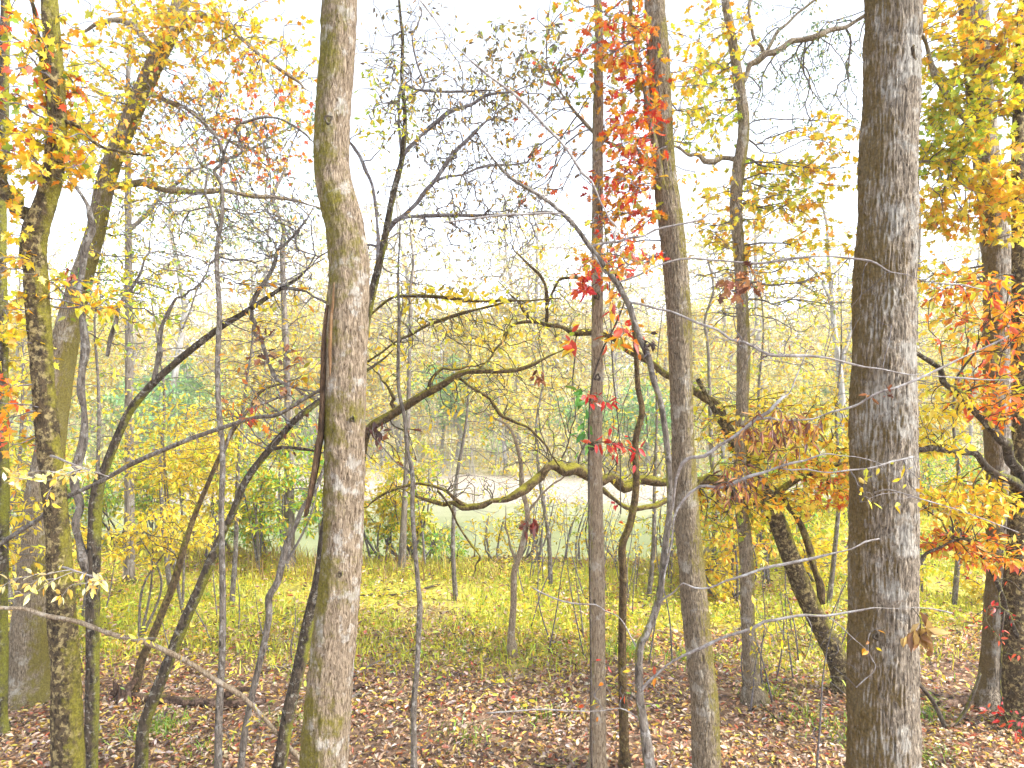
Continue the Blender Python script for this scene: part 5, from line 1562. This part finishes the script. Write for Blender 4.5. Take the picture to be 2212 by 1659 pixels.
# upturned root plate
d = CAMZ * F / (1515 - CY)
b = P(262, 1515, d)
root = thing('root_plate', 'reddish torn stump standing by the end of the rotten log', 'stump', b)
for k in range(7):
    a = rng.uniform(-0.9, 0.9)
    L = rng.uniform(0.14, 0.34)
    q = b + np.array([math.sin(a) * L, rng.uniform(-0.1, 0.1), math.cos(a) * L * 0.9])
    V, Fc, _, _ = sweep([b + np.array([rng.uniform(-.08, .08), 0, -0.06]), (b + q) / 2 + rng.standard_normal(3) * 0.03, q], [0.075, 0.05, 0.008], 7, 0.04, lumpy(0.02, 20, 12, float(k)))
    mesh_obj('root', V, Fc, M_ROT, root, b)
lying('fallen_stick', 'short dark stick on the leaves right of the split trunk', 'branch', [(755, 1498, 11), (778, 1493, 11), (800, 1487, 9)], M_ROT, 8, lumpy(0.008, 30, 10, 3.0))
lying('fallen_stick', 'pale broken stick lying on the leaves right of the split trunk', 'branch', [(812, 1530, 9), (840, 1522, 9), (880, 1517, 7)], M_FLAKY, 8, lumpy(0.006, 30, 10, 4.0))
lying('fallen_stick', 'greenish grey stick lying beside the split trunk base', 'branch', [(752, 1520, 9), (768, 1512, 9), (785, 1505, 6)], M_GREYBARK, 8, lumpy(0.006, 30, 10, 5.0))
lying('fallen_log', 'reddish brown log piece lying by the right border trunks', 'log', [(2028, 1530, 16), (2055, 1526, 17), (2085, 1520, 15)], M_ROT, 10, lumpy(0.012, 20, 8, 5.0))
lying('dead_branch', 'dark dead stick fallen across the meadow brink beyond the clearing', 'branch', [(760, 1290, 4), (840, 1292, 5), (900, 1280, 6), (950, 1268, 5)], M_TWIGD, 6)

root, base, _ = lying('dead_branch', 'long buff dead branch sloping down right in front of the left stems', 'branch',
      [(-180, 1300, 4, 5.5), (-20, 1312, 8, 5.7), (53, 1316, 8, 5.8), (100, 1330, 9, 5.86), (167, 1343, 10, 5.88), (250, 1373, 10, 5.86), (300, 1383, 11, 5.86), (367, 1410, 11, 5.9), (417, 1436, 11, 6.0), (467, 1470, 11, 6.2), (517, 1500, 11, 6.4),
       (543, 1523, 10, 6.5), (583, 1566, 10, 6.7), (617, 1606, 10, 6.9), (650, 1645, 11, 7.1), (680, 1690, 11, 7.2)], M_FLAKY, 10, lumpy(0.004, 40, 14, 2.0))
crown(root, base, np.array([P(300, 1383, 5.8), P(467, 1470, 6.2), P(543, 1523, 6.5), P(400, 1428, 5.95)]), np.full(4, 0.02),
      [C(300, 1380, 60, 20, 5.75, 0.15, 6, 1.5, 'ovate', 0.06, Y, solo=8), C(400, 1435, 30, 25, 5.9, 0.15, 5, 1.5, 'ovate', 0.06, Y, solo=6), C(555, 1540, 40, 25, 6.5, 0.15, 8, 1.5, 'ovate', 0.06, Y, solo=8)], M_TWIGP, 0.002)
root, base, _ = lying('dead_branch', 'long grey dead branch rising right from the forked trunk to the split trunk', 'branch',
      [(-740, 1700, 13, 7.2), (-480, 1500, 12, 7.0), (-200, 1302, 12, 6.6), (-20, 1188, 11, 6.3), (50, 1143, 11, 6.2), (100, 1110, 10, 6.13), (147, 1073, 10, 6.12), (217, 1040, 10, 6.1), (283, 1003, 10, 6.0), (350, 973, 10, 5.9), (417, 946, 10, 5.8), (483, 923, 9, 5.7), (550, 903, 9, 5.6), (600, 896, 8, 5.5),
       (650, 866, 8, 5.3), (703, 836, 7, 5.1), (716, 829, 6, 5.06)], M_GREYBARK, 10, lumpy(0.003, 40, 14, 5.0))
crown(root, base, np.array([P(217, 1040, 6.1), P(417, 946, 5.8), P(550, 903, 5.6), P(600, 896, 5.5)]), np.full(4, 0.015),
      [C(565, 885, 40, 25, 5.55, 0.1, 8, 1.4, 'oak', 0.08, RD + BR, solo=10), C(420, 930, 90, 40, 5.8, 0.2, 16, 0.2, 'ovate', 0.05, YO)], M_TWIG, 0.0018)
lying('dead_branch', 'dark curved dead branch propped in the leaves right of the broad oak', 'branch', [(1978, 1468, 8, 8.3), (1998, 1492, 9, 8.3), (2018, 1520, 10, 8.4), (2042, 1572, 10, 8.35)], M_TWIGD, 8)
lying('dead_branch', 'thin dark upright stick meeting the curved branch right of the broad oak', 'branch', [(2118, 1455, 6, 8.3), (2098, 1510, 8, 8.35), (2080, 1545, 8, 8.35), (2056, 1572, 8, 8.35)], M_TWIGD, 8)

# ------------------------------------------------------------------ creeper, hanging sprays, dead leaf bundles
def spray(name, label, cat, anchor_path, d, clouds, mat=M_TWIG, tip=0.0018):
    pts, rad = path3(anchor_path, d)
    base = pts[0].copy()
    root = thing(name, label, cat, base)
    V, Fc, cp, cr = sweep(pts, rad, 6, 0.05)
    mesh_obj('stem', V, Fc, mat, root, base)
    crown(root, base, cp[::2], cr[::2], clouds, mat, tip)
    return root


CRD = dict(shape='ovate', size=0.09, pal=RED)
spray('creeper_vine', 'red and green leaved creeper climbing the thin buff trunk', 'vine',
      [(1278, 1659, 5), (1276, 1400, 5), (1274, 1200, 5), (1272, 1000, 5), (1276, 850, 4), (1300, 760, 4), (1330, 700, 4), (1350, 640, 3), (1330, 590, 3)], 7.05,
      [C(1258, 915, 10, 85, 7.0, 0.08, 10, 2.2, 'ovate', 0.12, [(0.10, 0.34, 0.03), (0.18, 0.42, 0.05), (0.08, 0.26, 0.03)], solo=24), C(1330, 950, 26, 45, 6.9, 0.1, 9, 3.0, solo=28, **CRD), C(1290, 860, 50, 16, 6.9, 0.1, 9, 2.6, solo=24, **CRD),
       C(1345, 730, 50, 35, 6.9, 0.15, 14, 3.2, 'ovate', 0.11, RD, solo=45), C(1260, 620, 35, 30, 6.9, 0.12, 10, 2.8, solo=28, **CRD), C(1330, 650, 30, 60, 6.9, 0.12, 10, 2.0, 'ovate', 0.10, RD, solo=20),
       C(1235, 745, 18, 30, 6.9, 0.1, 4, 2.4, 'ovate', 0.14, [(0.30, 0.38, 0.04), (0.70, 0.45, 0.03), (0.60, 0.06, 0.03)], solo=10), C(1360, 980, 30, 40, 6.9, 0.1, 8, 2.0, solo=16, **CRD), C(1310, 1450, 30, 30, 6.9, 0.1, 4, 1.5, solo=6, **CRD)], M_TWIGD)
spray('hanging_vine', 'thin straight vine hanging beside the buff trunk', 'vine', [(1341, 1110, 2.5), (1338, 950, 2.5), (1324, 800, 2.5), (1318, 650, 2.5), (1312, 540, 2.5), (1298, 440, 2, 7.24)], 7.1, [C(1330, 1080, 10, 60, 7.1, 0.05, 4, 0.5, 'ovate', 0.06, RED)], M_TWIGD)
spray('leafy_spray', 'pale yellow drooping leaf spray across the forked mossy trunk, upper of two', 'branch', [(110, 985, 6, 5.93), (122, 988, 5, 5.4), (150, 1000, 4, 4.95), (190, 1014, 3, 4.7), (235, 1030, 2, 4.6)], 4.6,
      [C(70, 1030, 60, 14, 4.6, 0.2, 20, 2.4, 'ovate', 0.055, PY, solo=40), C(170, 1020, 60, 14, 4.6, 0.2, 17, 2.4, 'ovate', 0.055, PY, solo=30), C(115, 1085, 25, 15, 4.6, 0.1, 4, 2.0, 'ovate', 0.065, YO, solo=10)], M_TWIGP, 0.0012)
spray('leafy_spray', 'pale yellow drooping leaf spray across the forked mossy trunk, lower of two', 'branch', [(128, 1225, 6, 5.93), (140, 1226, 5, 5.4), (165, 1234, 4, 4.95), (195, 1244, 3, 4.7), (228, 1256, 2, 4.6)], 4.6,
      [C(60, 1262, 70, 16, 4.6, 0.2, 20, 2.4, 'ovate', 0.055, PY, solo=40), C(190, 1265, 45, 20, 4.6, 0.2, 17, 2.4, 'ovate', 0.055, PY, solo=32)], M_TWIGP, 0.0012)
spray('leafy_spray', 'orange yellow leaf spray hanging at the edge of the split trunk', 'branch', [(710, 852, 4, 5.0), (680, 846, 3, 5.3), (650, 840, 3, 5.6), (610, 830, 2, 5.6)], 5.6,
      [C(655, 815, 40, 25, 5.6, 0.15, 9, 1.8, 'ovate', 0.075, YO, solo=18), C(640, 770, 25, 20, 5.6, 0.1, 4, 1.5, 'oak', 0.08, BR, solo=6)], M_TWIG, 0.0012)
spray('leafy_spray', 'fine horizontal twigs with lone yellow leaves across the lower broad oak', 'branch', [(1890, 1064, 5, 4.80), (1915, 1058, 4, 4.6), (1945, 1064, 3, 4.4), (1980, 1075, 2.5, 4.3), (2080, 1105, 2.5, 4.3), (2200, 1150, 2, 4.3)], 4.3,
      [C(1900, 1075, 90, 18, 4.3, 0.08, 18, 0.5, 'ovate', 0.05, Y, solo=8), C(2060, 1110, 90, 20, 4.3, 0.08, 14, 0.4, 'ovate', 0.05, YO, solo=6)], M_TWIGP, 0.001)


def leaf_bundle(label, x, y, d, r, n, pal, hang):
    b = P(x, y, d)
    root = thing('dead_leaf_bundle', label, 'leaf bundle', b)
    V, Fc, _, _ = sweep([b + np.array([-0.05, 0, hang]), b + np.array([0, 0, hang * 0.5]), b], [0.003, 0.003, 0.003], 5, 0.02)
    mesh_obj('stem', V, Fc, M_TWIGD, root, b)
    pos = b + rng.standard_normal((n, 3)) * np.array([r, r * 0.6, r]) * 0.45
    R = rot_from(rng.standard_normal((n, 3)) * 0.6 + np.array([0, 0, -0.9]), rng.standard_normal((n, 3)))
    leaf_objects(root, b, 'curl', pal, pos, R, r * (0.9 + 0.6 * rng.random(n)), M_DRY)


leaf_bundle('withered bunch of brown curled leaves beside the broad oak on its right edge', 1988, 1362, 4.33, 0.09, 24, [(0.40, 0.22, 0.06), (0.28, 0.13, 0.05), (0.50, 0.32, 0.10)], 0.14)
leaf_bundle('dark withered leaf bunch caught on the pale sapling among red leaves', 1402, 748, 4.87, 0.055, 18, [(0.05, 0.03, 0.025), (0.09, 0.05, 0.03)], 0.05)
leaf_bundle('dark red hanging leaf bunch on the small bent clearing tree', 1146, 1135, 10.4, 0.12, 14, [(0.32, 0.05, 0.03), (0.22, 0.05, 0.03)], 0.10)
leaf_bundle('brown hanging leaf bunch under the upper mossy limb', 1160, 815, 8.0, 0.09, 12, BR, 0.18)
leaf_bundle('dark dry leaf bunch on the mossy bough beside the split trunk', 815, 925, 7.92, 0.09, 12, [(0.16, 0.06, 0.04), (0.10, 0.05, 0.04)], 0.06)
leaf_bundle('single drooping red brown leaf bunch against sky above the left slanting trunk', 152, 592, 6.1, 0.07, 6, [(0.38, 0.10, 0.03), (0.28, 0.07, 0.03)], 0.06)


# ------------------------------------------------------------------ damp autumn air
def haze():
    x0, x1, y0, y1, z0, z1 = -262, 262, -14, 422, -5.0, 26.0
    V = np.array([(x, y, z) for z in (z0, z1) for y in (y0, y1) for x in (x0, x1)], float)
    Q = np.array([(0, 2, 3, 1), (4, 5, 7, 6), (0, 1, 5, 4), (2, 6, 7, 3), (0, 4, 6, 2), (1, 3, 7, 5)])
    m, nt, out = new_mat('haze_air')
    pv = nt.nodes.new('ShaderNodeVolumePrincipled')
    pv.inputs['Color'].default_value = (0.96, 0.97, 1.0, 1)
    pv.inputs['Density'].default_value = 0.0014
    nt.links.new(pv.outputs[0], out.inputs['Volume'])
    o = mesh_obj('haze', V, Q, m, smooth=False, kind='stuff')
    tag(o, 'thin pale haze softening the far hill', 'haze')


haze()
